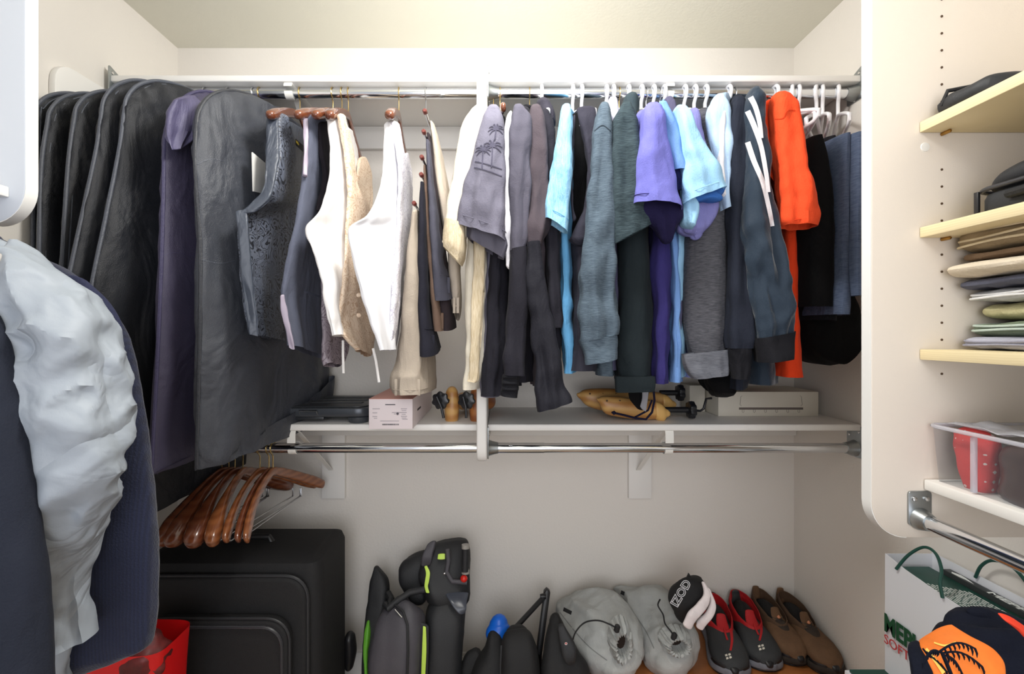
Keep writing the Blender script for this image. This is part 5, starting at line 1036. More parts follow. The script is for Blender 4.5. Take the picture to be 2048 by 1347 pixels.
# grey shoe bags
M_sb = C_('shoe_bag_grey', (172, 174, 172), rough=.8); M_cord = mat('cord_black', (20, 20, 22), rough=.7)
def shoebag(label, rows, cordpts, mouth, lab_px):
    c = W(rows[2][0], rows[2][1], rows[2][4]); T = thing('shoe_bag', label, 'shoe bag', (c.x+.05, c.y, .23), 'grey drawstring shoe bags')
    obj('bag', MB().loft([S(*r) for r in rows], sub=8, nu=90, p=.9, amp=.006, wl=.05, wr=.004, crm=.022, end='cap', seed=nseed()), M_sb, T)
    mc, mr, Y = mouth
    m = MB(); n = 60; v = []; f = []
    ctr = W(mc[0], mc[1], Y); 
    for j, (s_, dy) in enumerate(((1.9, .045), (1.6, .008), (1.25, -.010), (1.0, -.006), (.92, .012), (.7, .035))):
        for k in range(n):
            a = 2*math.pi*k/n; rf = 1+(.10*math.sin(k*2.0+j)+.07*math.sin(k*3.3))*(1 if j in (1, 2, 3) else .3)
            p = ctr+Vector((math.cos(a)*mr[0]/F*Y*s_*rf, dy, math.sin(a)*mr[1]/F*Y*s_*rf)); v.append(p)
    for j in range(5):
        for k in range(n): f.append((j*n+k, j*n+(k+1) % n, (j+1)*n+(k+1) % n, (j+1)*n+k))
    obj('gathered_mouth', m.add(v, f), M_sb, T)
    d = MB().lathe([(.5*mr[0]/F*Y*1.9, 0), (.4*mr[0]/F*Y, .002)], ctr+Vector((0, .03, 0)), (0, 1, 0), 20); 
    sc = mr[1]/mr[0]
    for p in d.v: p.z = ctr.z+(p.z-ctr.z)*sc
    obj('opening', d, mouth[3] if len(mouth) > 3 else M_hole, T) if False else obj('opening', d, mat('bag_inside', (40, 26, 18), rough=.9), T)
    obj('cord', MB().tube([a for a, b_, c_ in resample([(W(*q), W(*q), 0.) for q in cordpts], 6)], .0024, 8), M_cord, T)
    obj('toggle', MB().lathe([(.004, -.012), (.0085, -.008), (.0085, .008), (.004, .012)], W(*cordpts[-1]), (.3, 0, 1), 14), M_cord, T)
    x, y, Yl = lab_px; obj('side_label', MB().prism([W(x, y, Yl), W(x+16, y+8, Yl), W(x+14, y+15, Yl), W(x-2, y+7, Yl)], (0, .002, 0), 0), M_cord, T)
shoebag('grey drawstring shoe bag with looping black cord, left one on the bench', [(1114, 1222, 1196, 1182, 1.70, None, .06), (1116, 1238, 1225, 1190, 1.66, None, .12), (1132, 1276, 1252, 1208, 1.59, None, .16), (1158, 1318, 1276, 1248, 1.51, None, .16), (1186, 1340, 1284, 1290, 1.455, None, .12), (1205, 1343, 1280, 1312, 1.43, None, .07)],
  [(1144, 1284, 1.42), (1152, 1262, 1.43), (1170, 1244, 1.44), (1196, 1240, 1.42), (1220, 1248, 1.40), (1234, 1256, 1.385)], ((1246, 1292), (13, 24), 1.40), (1128, 1214, 1.545))
shoebag('grey drawstring shoe bag with cord up its side, under the sun visor', [(1232, 1182, 1258, 1174, 1.72, None, .05), (1234, 1206, 1320, 1180, 1.69, None, .11), (1252, 1250, 1354, 1204, 1.62, None, .15), (1276, 1294, 1382, 1244, 1.55, None, .16), (1296, 1322, 1396, 1282, 1.49, None, .13), (1312, 1330, 1388, 1306, 1.46, None, .08)],
  [(1320, 1198, 1.52), (1316, 1210, 1.50), (1326, 1228, 1.48), (1330, 1246, 1.46), (1342, 1262, 1.44), (1348, 1272, 1.425)], ((1358, 1292), (17, 14), 1.425), (1243, 1180, 1.655))
# sun visor
T = thing('sun_visor', 'black sun visor with white outlined lettering and a white edged peak', 'visor', W(1385, 1250, 1.46))
cr_ = obj('headband', MB().loft([S(1372, 1156, 1404, 1160, 1.50, None, .03), S(1352, 1164, 1412, 1180, 1.475, None, .06), S(1340, 1182, 1408, 1204, 1.465, None, .07), S(1338, 1202, 1394, 1226, 1.46, None, .06), S(1348, 1222, 1376, 1244, 1.46, None, .03)], sub=5, nu=36, p=.9, end='cap'), M_bb, T)
obj('buckle_tab', MB().prism([W(1374, 1158, 1.48), W(1379, 1147, 1.48), W(1385, 1158, 1.48)], (0, .01, 0), .001), M_bb, T)
tdir = W(1376, 1160, 1.425)-W(1348, 1208, 1.425)
updir = Vector((-tdir.z, 0, tdir.x))
obj('lettering', text_mb('IZOD', W(1354, 1214, 1.418), tdir, updir, .036, ext=.001, bold=.0014, squeeze=1.0), mat('thread_white', (232, 232, 236), rough=.6), cr_)
obj('lettering_fill', text_mb('IZOD', W(1354, 1214, 1.4165), tdir, updir, .036, ext=.0005, bold=-.0004, squeeze=1.0), M_bb, cr_)
M_vw = C_('visor_white', (232, 222, 222))
obj('peak', MB().loft([S(1404, 1164, 1412, 1170, 1.44, None, .012), S(1408, 1186, 1420, 1190, 1.425, None, .014), S(1394, 1206, 1412, 1216, 1.41, None, .016), S(1376, 1226, 1394, 1236, 1.40, None, .016), S(1366, 1246, 1382, 1256, 1.40, None, .012)], sub=5, nu=20, p=.7, end='cap', wr=.002), M_vw, T)
obj('peak_underside', MB().loft([S(1414, 1176, 1420, 1180, 1.445, None, .012), S(1420, 1200, 1430, 1206, 1.43, None, .014), S(1412, 1222, 1428, 1226, 1.42, None, .014), S(1396, 1240, 1414, 1246, 1.415, None, .014), S(1392, 1250, 1406, 1258, 1.415, None, .01)], sub=5, nu=20, p=.7, end='cap', wr=.002), M_vw, T)
# ------------------------------------------------------------------ shoes
def shoe(label, toe, heel, up, sole, collar, kind, logo=None, group=None, sc=1.08, cat='shoe', accent=None):
    tz = .23; tp = Vector((toe[0], toe[1], tz)); hp = Vector((heel[0], heel[1], tz)); fdir = (tp-hp); Lh = fdir.length; fdir.normalize(); r = Vector((-fdir.y, fdir.x, 0))*-1
    def P(t_, s_, z_): return hp+fdir*(t_*Lh)+r*s_+Vector((0, 0, z_))
    T = thing('shoe' if kind == 'hiker' else 'sneaker', label, cat, (hp+tp)/2, group)
    ws = [.026, .034, .034, .035, .041, .046, .045, .036, .02]; ts = [0, .08, .22, .4, .58, .74, .86, .95, 1.0]; hs = [.05, .066, .07, .074, .07, .058, .048, .038, .022]
    obj('upper', MB().loft([(P(t_, -w_*sc, .018+h/2), P(t_, w_*sc, .018+h/2), h) for t_, w_, h in zip(ts, ws, hs)], sub=4, nu=28, p=.85, end='cap', wr=.002, seed=nseed()), up, T)
    so = obj('sole', MB().loft([(P(t_*1.02-.01, -w_*sc*1.1, .013+(.008*max(0, t_-.85)/.15)), P(t_*1.02-.01, w_*sc*1.1, .013+(.008*max(0, t_-.85)/.15)), .026) for t_, w_ in zip(ts, ws)], sub=4, nu=24, p=.5, end='cap'), sole, T)
    obj('outsole', MB().loft([(P(t_*1.0, -w_*sc*1.05, .004), P(t_*1.0, w_*sc*1.05, .004), .007) for t_, w_ in zip(ts, ws)], sub=3, nu=20, p=.5, end='cap'), M_dark, so)
    # toe cap
    obj('toe_guard', MB().loft([(P(t_, -w_*sc*1.04, .028), P(t_, w_*sc*1.04, .028), h) for t_, w_, h in ((.84, .045, .02), (.93, .039, .03), (.99, .026, .032), (1.015, .012, .026))], sub=4, nu=22, p=.7, end='cap'), accent or M_dark, T)
    # ankle collar: an open tube standing on the upper
    def ring(cx_, w_, l_, z_, tip=0.0):
        return (P(cx_, 0, z_)-fdir*l_+Vector((0, 0, tip)), P(cx_, 0, z_)+fdir*l_-Vector((0, 0, tip)), 2*w_)
    co = obj('collar', MB().loft([ring(.33, .033*sc, .088, .055), ring(.33, .034*sc, .086, .085, .008), ring(.32, .034*sc, .083, .102, .016), ring(.32, .032*sc, .08, .11, .02)], sub=5, nu=32, p=.95, end='open', top='cap', inner=.05, wr=.003, seed=nseed()), collar, T)
    obj('tongue', MB().loft([(P(.46, -.014, .118), P(.46, .014, .118), .008), (P(.5, -.018, .1), P(.5, .018, .1), .012), (P(.6, -.02, .082), P(.6, .02, .082), .014), (P(.72, -.014, .07), P(.72, .014, .07), .008)], sub=4, nu=18, end='cap'), collar if kind == 'sneaker' else up, T)
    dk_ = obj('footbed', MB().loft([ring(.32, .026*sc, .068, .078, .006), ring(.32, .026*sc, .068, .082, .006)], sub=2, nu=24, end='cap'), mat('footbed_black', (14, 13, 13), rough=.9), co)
    if kind == 'sneaker':
        obj('pull_tab', MB().tube([P(.6, 0, .094), P(.66, 0.001, .088), P(.74, 0, .078)], .003, 8), collar, T)
        m = MB()
        for i in range(2):
            for j in range(2):
                c = P(.83+.035*i-.017, .006*(2*j-1)*1.0, .067-.008*i); u = fdir*.0035; q = r*.0035; m.add([c-u-q, c+u-q*.2, c+u+q, c-u+q*.2], [(0, 1, 2, 3)]).add([c-u-q+Vector((0, 0, -.001)), c+u-q*.2+Vector((0, 0, -.001)), c+u+q+Vector((0, 0, -.001)), c-u+q*.2+Vector((0, 0, -.001))], [(3, 2, 1, 0)])
        obj('toe_logo', m, mat('logo_white', (220, 214, 200), rough=.5), T)
        obj('heel_tab', MB().loft([(P(.0, -.016, .125), P(.0, .016, .125), .01), (P(-.01, -.02, .11), P(-.01, .02, .11), .016), (P(0, -.024, .07), P(0, .024, .07), .02)], sub=4, nu=18, end='cap'), mat('heel_tab_dark', (46, 50, 50), rough=.6), T)
    else:
        obj('heel_pull', MB().loft([(P(-.02, -.012, .132), P(-.02, .012, .132), .008), (P(-.015, -.016, .112), P(-.015, .016, .112), .012), (P(0, -.02, .08), P(0, .02, .08), .018)], sub=4, nu=18, end='cap'), up, T)
        obj('overlay', MB().loft([(P(t_, -w_*sc*.72, .024+h/2), P(t_, w_*sc*.72, .024+h/2), h) for t_, w_, h in ((.5, .034, .072), (.58, .038, .070), (.66, .036, .062), (.72, .028, .052))], sub=4, nu=22, p=.9, end='cap'), mat('hiker_dark', (52, 42, 34), rough=.8), T)
        obj('lace_toggle', MB().lathe([(.002, -.006), (.006, 0), (.002, .006)], P(.56, 0, .1), (0, 0, 1), 12), mat('orange_toggle', (206, 134, 96), rough=.4), T)
        obj('bungee', MB().tube([P(.52, -.02, .095), P(.6, .0, .094), P(.52, .02, .095)], .0018, 6).tube([P(.6, -.022, .087), P(.66, 0, .084), P(.6, .022, .087)], .0018, 6), M_dark, T)
M_sk = mat('sneaker_charcoal', (44, 46, 48), rough=.7, bump=.4, bscale=300); M_sred = mat('sneaker_red', (176, 20, 26), rough=.7, bump=.3, bscale=200); M_sole = mat('sneaker_sole_grey', (112, 114, 122), rough=.6)
M_hik = mat('hiker_brown', (104, 76, 52), rough=.85, bump=.4, bscale=200, mottle=.2, mscale=30); M_hsole = mat('hiker_sole', (44, 36, 30), rough=.8); M_hcol = mat('hiker_collar', (84, 62, 44), rough=.85)
shoe('charcoal sneaker with red collar, left shoe of the red pair, toe lower', (.752, 1.462), (.800, 1.722), M_sk, M_sole, M_sred, 'sneaker', group='red and charcoal sneakers', sc=1.28)
shoe('charcoal sneaker with red collar, right shoe of the red pair', (.878, 1.490), (.900, 1.738), M_sk, M_sole, M_sred, 'sneaker', group='red and charcoal sneakers', sc=1.28)
shoe('brown nubuck hiking shoe, left one of the brown pair', (.995, 1.515), (.985, 1.748), M_hik, M_hsole, M_hcol, 'hiker', group='brown hiking shoes', sc=1.15)
shoe('brown nubuck hiking shoe, right one of the brown pair by the wall', (1.080, 1.470), (1.072, 1.735), M_hik, M_hsole, M_hcol, 'hiker', group='brown hiking shoes', sc=1.15)
# ------------------------------------------------------------------ white paper bag with shoe box, lower right
M_paper = mat('white_paper', (226, 228, 234), rough=.55, bump=.15, bscale=12); M_gr = mat('deep_green', (20, 70, 60), rough=.5); M_grt = mat('green_ink', (16, 74, 44), rough=.5); M_redt = mat('red_ink', (196, 60, 62), rough=.5); M_wt = mat('white_ink', (226, 230, 226), rough=.6)
M_dkg = mat('lid_side_dark', (46, 50, 50), rough=.5)
T = thing('shoe_box', 'white shoe box with dark green lid under the large paper bag', 'box', (1.01, .93, 0))
obj('box', MB().box(.905, 1.125, .62, 1.195, 0, .455, .001), M_paper, T); obj('lid', MB().box(.912, 1.118, .63, 1.188, .455, .462, .001), M_gr, T)
T = thing('paper_bag', 'white paper shopping bag with green lettering and green cord handles', 'bag', (1.06, .95, .463))
ZB0, ZB1 = .4635, .765; bxL, bxR, bY0, bY1 = 1.0, 1.122, .70, 1.182
NYB = 24
def wall_sheet(pts_bot, pts_top, th, n=10):
    """curved sheet of paper between a bottom and a top polyline"""
    m = MB(); v = []; f = []; K = len(pts_bot)
    for j in range(n+1):
        q = j/n
        for a, b_ in zip(pts_bot, pts_top): p = Vector(a).lerp(Vector(b_), q); v.append(p)
    for j in range(n):
        for k in range(K-1): f.append((j*K+k, j*K+k+1, (j+1)*K+k+1, (j+1)*K+k))
    o = len(v); v2 = [Vector((p.x+th, p.y, p.z)) for p in v]
    m.add(v, f); m.add(v2, [q[::-1] for q in f]); K0 = 0
    e = [(k, k+1, o+k+1, o+k) for k in range(K-1)]+[((n*K)+k+1, (n*K)+k, o+n*K+k, o+n*K+k+1) for k in range(K-1)]
    e += [((j+1)*K, j*K, o+j*K, o+(j+1)*K) for j in range(n)]+[(j*K+K-1, (j+1)*K+K-1, o+(j+1)*K+K-1, o+j*K+K-1) for j in range(n)]
    m.f += e; m.mi += [0]*len(e); return m
ys = [bY0+(bY1-bY0)*k/NYB for k in range(NYB+1)]
top = [Vector((bxL-.003*math.sin(math.pi*(y-bY0)/(bY1-bY0))+.002*noise.noise(Vector((y*9, 1, 0))), y, ZB1+.006*noise.noise(Vector((y*14, 0, 3)))-.018*math.sin(math.pi*(y-bY0)/(bY1-bY0)))) for y in ys]
bot = [Vector((bxL, y, ZB0)) for y in ys]
obj('front_face', wall_sheet(bot, top, .0012), M_paper, T)
obj('back_face', wall_sheet([Vector((bxR, y, ZB0)) for y in ys], [Vector((bxR, y, ZB1+.006)) for y in ys], .0012), M_paper, T)
obj('gusset', MB().box(bxL+.001, bxR, bY1-.0012, bY1, ZB0, ZB1+.002, 0), M_paper, T)
obj('gusset', MB().box(bxL+.001, bxR, bY0, bY0+.0012, ZB0, ZB1, 0), M_paper, T)
obj('lettering', text_mb('MEPHISTO', (bxL-.0052, 1.179, .572), (0, -1, 0.0), (0, 0, 1), .062, ext=.0004, bold=.0022, squeeze=.72), M_grt, T)
obj('small_lettering', text_mb('SOFT-AIR', (bxL-.0052, 1.179, .540), (0, -1, 0), (0, 0, 1), .033, ext=.0004, squeeze=.95), M_redt, T)
hp_ = [W(1797, 1142, 1.128), W(1812, 1108, 1.13), W(1835, 1079, 1.13), W(1858, 1080, 1.10), W(1878, 1104, 1.07), W(1888, 1140, 1.04), W(1886, 1170, 1.025), W(1881, 1196, 1.02)]
hp_ = [Vector((bxL-.006, p.y, p.z)) for p in [Vector((0, 1.142, .747)), Vector((0, 1.125, .79)), Vector((0, 1.10, .822)), Vector((0, 1.07, .822)), Vector((0, 1.04, .80)), Vector((0, 1.028, .775)), Vector((0, 1.022, .745))]]
hp_[2].x += .03; hp_[3].x += .03; hp_[1].x += .015; hp_[4].x += .015
obj('handle', MB().tube([a for a, b_, c in resample([(p, p, 0.) for p in hp_], 6)], .0034, 8), M_gr, T)
hp2 = [Vector((bxR-.004, 1.07, .765)), Vector((bxR-.006, 1.055, .80)), Vector((bxR-.006, 1.03, .825)), Vector((bxR-.006, .99, .83)), Vector((bxR-.006, .955, .80)), Vector((bxR-.004, .94, .765))]
obj('handle', MB().tube([a for a, b_, c in resample([(p, p, 0.) for p in hp2], 6)], .0034, 8), M_gr, T)
T = thing('shoe_box', 'dark green shoe box with white lettering sitting inside the paper bag', 'box', (1.06, .94, .47))
gx0, gx1, gy0, gy1, gz = 1.0035, 1.098, .715, 1.165, .742
obj('box', MB().box(gx0, gx1, gy0, gy1, ZB0+.001, gz, .001), M_gr, T)
m = MB(); rr = random.Random(8)
for c in range(11):
    x = 1.012+c*.0068; y = 1.09-.004*c
    while y > .84+rr.random()*.03:
        w_ = rr.choice((.006, .01, .014)); m.box(x, x+.0028, y-w_, y, gz, gz+.0004, 0); y -= w_+.003
lt = obj('printed_text', m, M_wt, T); lt['label'] = 'rows of tiny white print'
obj('lid_edge', MB().box(1.0985, 1.118, gy0, 1.13, .70, gz+.012, .001), M_dkg, T)
obj('lid_lettering', text_mb('MEPHISTO', (1.1005, 1.03, gz+.0122), (0, -1, 0), (1, 0, 0), .019, ext=.0003, bold=.0006, squeeze=1.7), M_wt, T)
bird = [(1.1015, 1.11), (1.107, 1.115), (1.114, 1.10), (1.112, 1.085), (1.108, 1.07), (1.104, 1.06), (1.1045, 1.08), (1.1025, 1.09)]
obj('lid_emblem', MB().prism([(x, y, gz+.0122) for x, y in bird], (0, 0, .0004), 0), M_wt, T)
# cap with palm print on a storage box (the box top is below the frame)
T = thing('storage_box', 'plain box below the palm print cap, lower right corner', 'box', (.79, .56, 0))
obj('box', MB().box(.60, .895, .42, .66, 0, .70, .004), M_box2, T)
M_nv = C_('cap_navy', (22, 26, 40)); M_or = mat('cap_orange', (244, 122, 36), rough=.7, mottle=.35, mscale=14); M_or2 = mat('cap_flame', (226, 60, 30), rough=.7)
T = thing('cap', 'navy cap with an orange sunset and palm tree print, bottom right corner', 'cap', (.78, .6, .70))
YC = .60
obj('crown', MB().loft([S(1936, 1226, 1994, 1224, .66, None, .02), S(1908, 1240, 2040, 1236, .66, None, .06), S(1892, 1262, 2080, 1262, .655, None, .09), S(1880, 1320, 2110, 1320, .65, None, .11), S(1876, 1420, 2130, 1420, .64, None, .12)], sub=6, nu=48, p=.95, end='cap', wr=.004, seed=3), M_nv, T)
bl = obj('brim', MB().loft([S(1838, 1286, 1906, 1250, .60, .60, .008), S(1842, 1302, 1944, 1276, .585, .58, .012), S(1852, 1322, 1990, 1304, .57, .565, .014), S(1866, 1350, 2010, 1340, .56, .555, .014), S(1884, 1420, 2000, 1410, .54, .54, .012)], sub=6, nu=40, p=.6, end='cap', wr=.002, seed=5), M_or, T)
obj('brim_edge', MB().loft([S(1820, 1296, 1842, 1288, .595, None, .012), S(1817, 1312, 1846, 1304, .58, None, .012), S(1824, 1345, 1866, 1340, .565, None, .012), S(1837, 1420, 1888, 1420, .55, None, .012)], sub=5, nu=20, p=.6, end='cap'), M_nv, T)
fr_ = MB(); rr = random.Random(4)
def frond(px, py, dx, dy, n=9, ln=20):
    pts = [W(px+dx*k/8, py+dy*(k/8)-14*math.sin(math.pi*k/8), .548) for k in range(9)]; fr_.tube(pts, .0012, 5)
    for k in range(1, 9):
        a = W(px+dx*k/8, py+dy*k/8-14*math.sin(math.pi*k/8), .548); b_ = W(px+dx*k/8+dx*.06, py+dy*k/8-14*math.sin(math.pi*k/8)+ln*(.6+.4*rr.random()), .548); fr_.tube([a, (a+b_)/2+Vector((.001, 0, 0)), b_], [.0014, .0012, .0003], 5)
frond(1880, 1302, 70, -6); frond(1884, 1306, 80, 26); frond(1880, 1304, -34, 22, ln=12); frond(1890, 1310, 40, 50, ln=16)
fr_.tube([W(1884, 1304, .546), W(1893, 1325, .544), W(1905, 1355, .54)], .0022, 6)
for q in range(6): a_ = 1846+q*7; fr_.tube([W(a_, 1296+q*6, .574-.003*q), W(a_+12, 1312+q*6, .570-.003*q), W(a_+16, 1330+q*6, .566-.003*q)], [.0012, .0014, .0003], 5)
obj('palm_print', fr_, M_nv, bl)
obj('flame_print', MB().loft([S(1996, 1226, 2030, 1240, .60, .60, .006), S(2010, 1240, 2060, 1262, .594, .594, .006), S(2036, 1256, 2070, 1290, .59, .59, .006)], sub=4, nu=14, end='cap'), M_or2, T)
# ------------------------------------------------------------------ things in the right tower
M_cam = mat('case_black', (30, 32, 36), rough=.6, bump=.3, bscale=260)
T = thing('flat_case', 'flat black case lying on the topmost maple shelf', 'case', (.93, .84, ZT1))
obj('body', MB().loft([(Vector((.856, .795, ZT1+.021)), Vector((1.05, .795, ZT1+.021)), .036), (Vector((.850, .82, ZT1+.022)), Vector((1.05, .82, ZT1+.022)), .043), (Vector((.846, .86, ZT1+.022)), Vector((1.05, .86, ZT1+.022)), .043), (Vector((.852, .886, ZT1+.02)), Vector((1.04, .886, ZT1+.02)), .034)], sub=5, nu=32, p=.6, end='cap', wr=.004), M_cam, T)
obj('strap', MB().tube([(.849, .875, ZT1+.02), (.851, .865, ZT1+.044), (.90, .85, ZT1+.048), (1.0, .83, ZT1+.046)], .004, 8), M_bb, T)
T = thing('camera_case', 'rounded black zip case with strap on the second maple shelf', 'case', (.98, .7, ZT2))
obj('lower_half', rbox2(.875, 1.09, .45, .84, ZT2+.0005, ZT2+.045, .035, .012), M_cam, T)
obj('upper_half', MB().loft([(Vector((.93, .46+.02, ZT2+.066)), Vector((1.06, .48, ZT2+.066)), .02), (Vector((.878, .56, ZT2+.07)), Vector((1.09, .56, ZT2+.07)), .062), (Vector((.878, .7, ZT2+.07)), Vector((1.09, .7, ZT2+.07)), .07), (Vector((.884, .8, ZT2+.066)), Vector((1.085, .8, ZT2+.066)), .055), (Vector((.90, .835, ZT2+.055)), Vector((1.06, .832, ZT2+.055)), .02)], sub=6, nu=32, p=.8, end='cap'), M_cam, T)
pr = rounded([(.873, .448), (1.092, .448), (1.092, .842), (.873, .842)], [.035]*4, 8); obj('zipper', MB().tube([(p.x, p.y, ZT2+.05) for p in pr], .004, 8, closed=True), M_zip, T)
obj('zip_pull', MB().box(.874, .879, .832, .840, ZT2+.004, ZT2+.05, .001), M_dark, T)
obj('carry_strap', MB().tube([(.872, .78, ZT2+.03), (.86, .74, ZT2+.028), (.86, .64, ZT2+.03), (.872, .6, ZT2+.032)], .007, 8), M_bb, T)
obj('strap_buckle', MB().box(.850, .866, .70, .735, ZT2+.018, ZT2+.042, .002), M_gun, T)
def folded(label, name, cat, x0, z0, h, m_, yf=.885, edge=None, layers=0, droop=0.0, p=.55, group='folded clothes on the lowest maple shelf'):
    T = thing(name, label, cat, ((x0+1.1)/2, .65, z0), group); z = z0+h/2
    sts = [(Vector((x0+.02, .40, z)), Vector((1.10, .40, z)), h*.9), (Vector((x0, .55, z)), Vector((1.115, .55, z)), h), (Vector((x0, .75, z+droop*.3)), Vector((1.115, .75, z)), h), (Vector((x0+.002, yf-.02, z+droop*.5)), Vector((1.11, yf-.02, z)), h*.97), (Vector((x0+.012, yf+.001, z+droop)), Vector((1.10, yf+.001, z)), h*.7)]
    bo = obj('folded_cloth', MB().loft(sts, sub=5, nu=40, p=p, amp=.0035, wl=.05, wr=.003, seed=nseed(), end='cap'), m_, T)
    for k in range(layers):
        zz = z0+h*(k+1)/(layers+1); pts = []
        for q in range(15):
            y = .45+(yf-.46)*q/14; pts.append((x0-.001+.004*math.sin(q*.9+k), y, zz+.0025*math.sin(q*.7+k*2)))
        pts += [(x0+.02, yf+.004, zz), (x0+.08, yf+.008, zz-.003*(-1)**k), (x0+.16, yf+.008, zz+.003), (x0+.24, yf+.006, zz)]
        obj('fold_edge', MB().tube([a for a, b_, c in resample([(Vector(p_), Vector(p_), 0.) for p_ in pts], 3)], .0022, 8), edge or m_, T)
    return T
s0 = ZT3+.0005
folded('pale lavender-grey folded shirt with stitching, bottom of the clothes stack', 'folded_shirt', 'shirt', .895, s0, .026, C_('fold_lav', (176, 176, 190)), edge=C_('fold_lav2', (150, 150, 166)), layers=2)
folded('sage green folded cargo trousers, second from the bottom of the stack', 'folded_trousers', 'trousers', .912, s0+.0265, .030, C_('fold_green', (112, 124, 104)), edge=C_('fold_green2', (186, 200, 190)), layers=2, droop=-.004)
folded('pale khaki-yellow rolled trousers in the middle of the stack', 'folded_trousers', 'trousers', .93, s0+.057, .032, C_('fold_yellow', (206, 200, 156)), p=.85)
folded('pale grey folded shorts with white edges above the khaki-yellow roll', 'folded_shorts', 'shorts', .908, s0+.0895, .024, C_('fold_pale', (188, 190, 192)), edge=C_('fold_white', (234, 234, 234)), layers=2)
folded('dark slate folded trousers between the pale grey shorts and the beige pair', 'folded_trousers', 'trousers', .885, s0+.114, .022, C_('fold_slate', (90, 92, 106)))
folded('smooth beige folded trousers jutting out furthest from the stack', 'folded_trousers', 'trousers', .862, s0+.1365, .032, C_('fold_beige', (214, 202, 182)), p=.8)
folded('thin brown folded trousers under the topmost khaki pair', 'folded_trousers', 'trousers', .893, s0+.169, .014, C_('fold_brown', (132, 110, 88)))
Tk = folded('khaki trousers folded over with pale edges, topmost of the stack', 'folded_trousers', 'trousers', .884, s0+.1835, .050, C_('fold_khaki', (150, 132, 104)), edge=C_('fold_khaki2', (214, 198, 166)), layers=3, p=.75)
obj('pocket_lining', MB().loft([(Vector((.915, .892, s0+.222)), Vector((.97, .892, s0+.226)), .012), (Vector((.91, .89, s0+.206)), Vector((.95, .89, s0+.212)), .012), (Vector((.905, .89, s0+.196)), Vector((.935, .89, s0+.2)), .01)], sub=4, nu=16, end='cap'), C_('fold_white', (234, 234, 234)), Tk)
# clear bin
M_clear = mat('clear_acrylic', (150, 154, 164), rough=.05, alpha=.08, spec=.6); M_clearr = mat('clear_rim', (214, 214, 224), rough=.1, alpha=.5, spec=.8)
T = thing('clear_bin', 'clear plastic bin holding pouches on the white bottom shelf', 'bin', (.98, .66, ZT4))
z0 = ZT4+.0005; z1 = ZT4+.108
def wallp(a, b_, inset=.012, th=.0025):
    a, b_ = Vector(a), Vector(b_); d = (b_-a).normalized(); n_ = Vector((-d.y, d.x, 0)); out = -n_*inset
    return MB().prism([Vector((a.x, a.y, z0)), Vector((b_.x, b_.y, z0)), Vector((b_.x, b_.y, z1))+out, Vector((a.x, a.y, z1))+out], n_*th, 0)
cs = [(.853, .884), (.853, .42), (1.10, .42), (1.10, .884)]
for k, nm in ((0, 'side_wall'), (1, 'end_wall'), (2, 'back_wall'), (3, 'front_wall')): obj(nm, wallp(cs[k], cs[(k+1) % 4]), M_clear, T)
obj('base', MB().box(.853, 1.10, .42, .884, z0, z0+.003, .001), M_clear, T)
pr = rounded([(.841, .406), (1.112, .406), (1.112, .895), (.841, .895)], [.02]*4, 4); obj('rim', MB().tube([(p.x, p.y, z1) for p in pr], .0042, 8, closed=True), M_clearr, T)
for yy in (.815, .69): obj('rib', MB().box(.845, .8525, yy-.004, yy+.004, z0+.002, z1-.006, .002), M_clearr, T)
T = thing('red_pouch', 'red cloth pouch with small white diamonds inside the clear bin', 'pouch', (.93, .78, z0+.003))
obj('pouch', MB().loft([(Vector((.878, .878, z0+.098)), Vector((.880, .806, z0+.094)), .03), (Vector((.880, .872, z0+.07)), Vector((.884, .81, z0+.07)), .04), (Vector((.882, .862, z0+.03)), Vector((.884, .815, z0+.03)), .042), (Vector((.882, .858, z0+.006)), Vector((.884, .818, z0+.006)), .035)], sub=5, nu=32, p=.6, wr=.003, end='cap'), mat('red_diamond_cloth', (196, 62, 62), rough=.8, kind='dots', rgb2=(206, 196, 190), bump=.3, bscale=200), T)
T = thing('leather_pouch', 'dark brown leather pouch inside the clear bin, beside the red one', 'pouch', (.93, .58, z0+.003))
obj('pouch', MB().loft([(Vector((.884, .795, z0+.088)), Vector((.892, .52, z0+.086)), .05), (Vector((.886, .80, z0+.05)), Vector((.89, .50, z0+.05)), .056), (Vector((.886, .803, z0+.008)), Vector((.888, .50, z0+.008)), .05)], sub=6, nu=32, p=.6, amp=.004, wr=.005, end='cap', seed=2), mat('leather_brown', (62, 44, 38), rough=.35, bump=.2, bscale=60), T)
M_film = mat('clear_film', (214, 216, 226), rough=.15, alpha=.55, spec=.7)
b_ = MB(); v = []; f = []
for i in range(18):
    for j in range(14):
        y = .872-i*.022; x = .857+j*.016; zz = z1+.006+.012*noise.noise(Vector((x*30, y*26, 1)))+.045*max(0, (i-4)/13)*(1-abs(j-6)/9)
        v.append(Vector((x, y, zz)))
for i in range(17):
    for j in range(13): f.append((i*14+j, i*14+j+1, (i+1)*14+j+1, (i+1)*14+j))
b_.add(v, f); pb = single('plastic_bag', b_, M_film, 'crumpled clear plastic bag lying on top of the clear bin', 'plastic bag')
md = pb.modifiers.new('s', 'SOLIDIFY'); md.thickness = .0008
single('small_box', MB().box(.846, .95, .60, .70, z1+.006, z1+.045, .001), mat('navy_card', (40, 44, 56), rough=.4), 'small dark navy box edge on top of the clear bin', 'box')
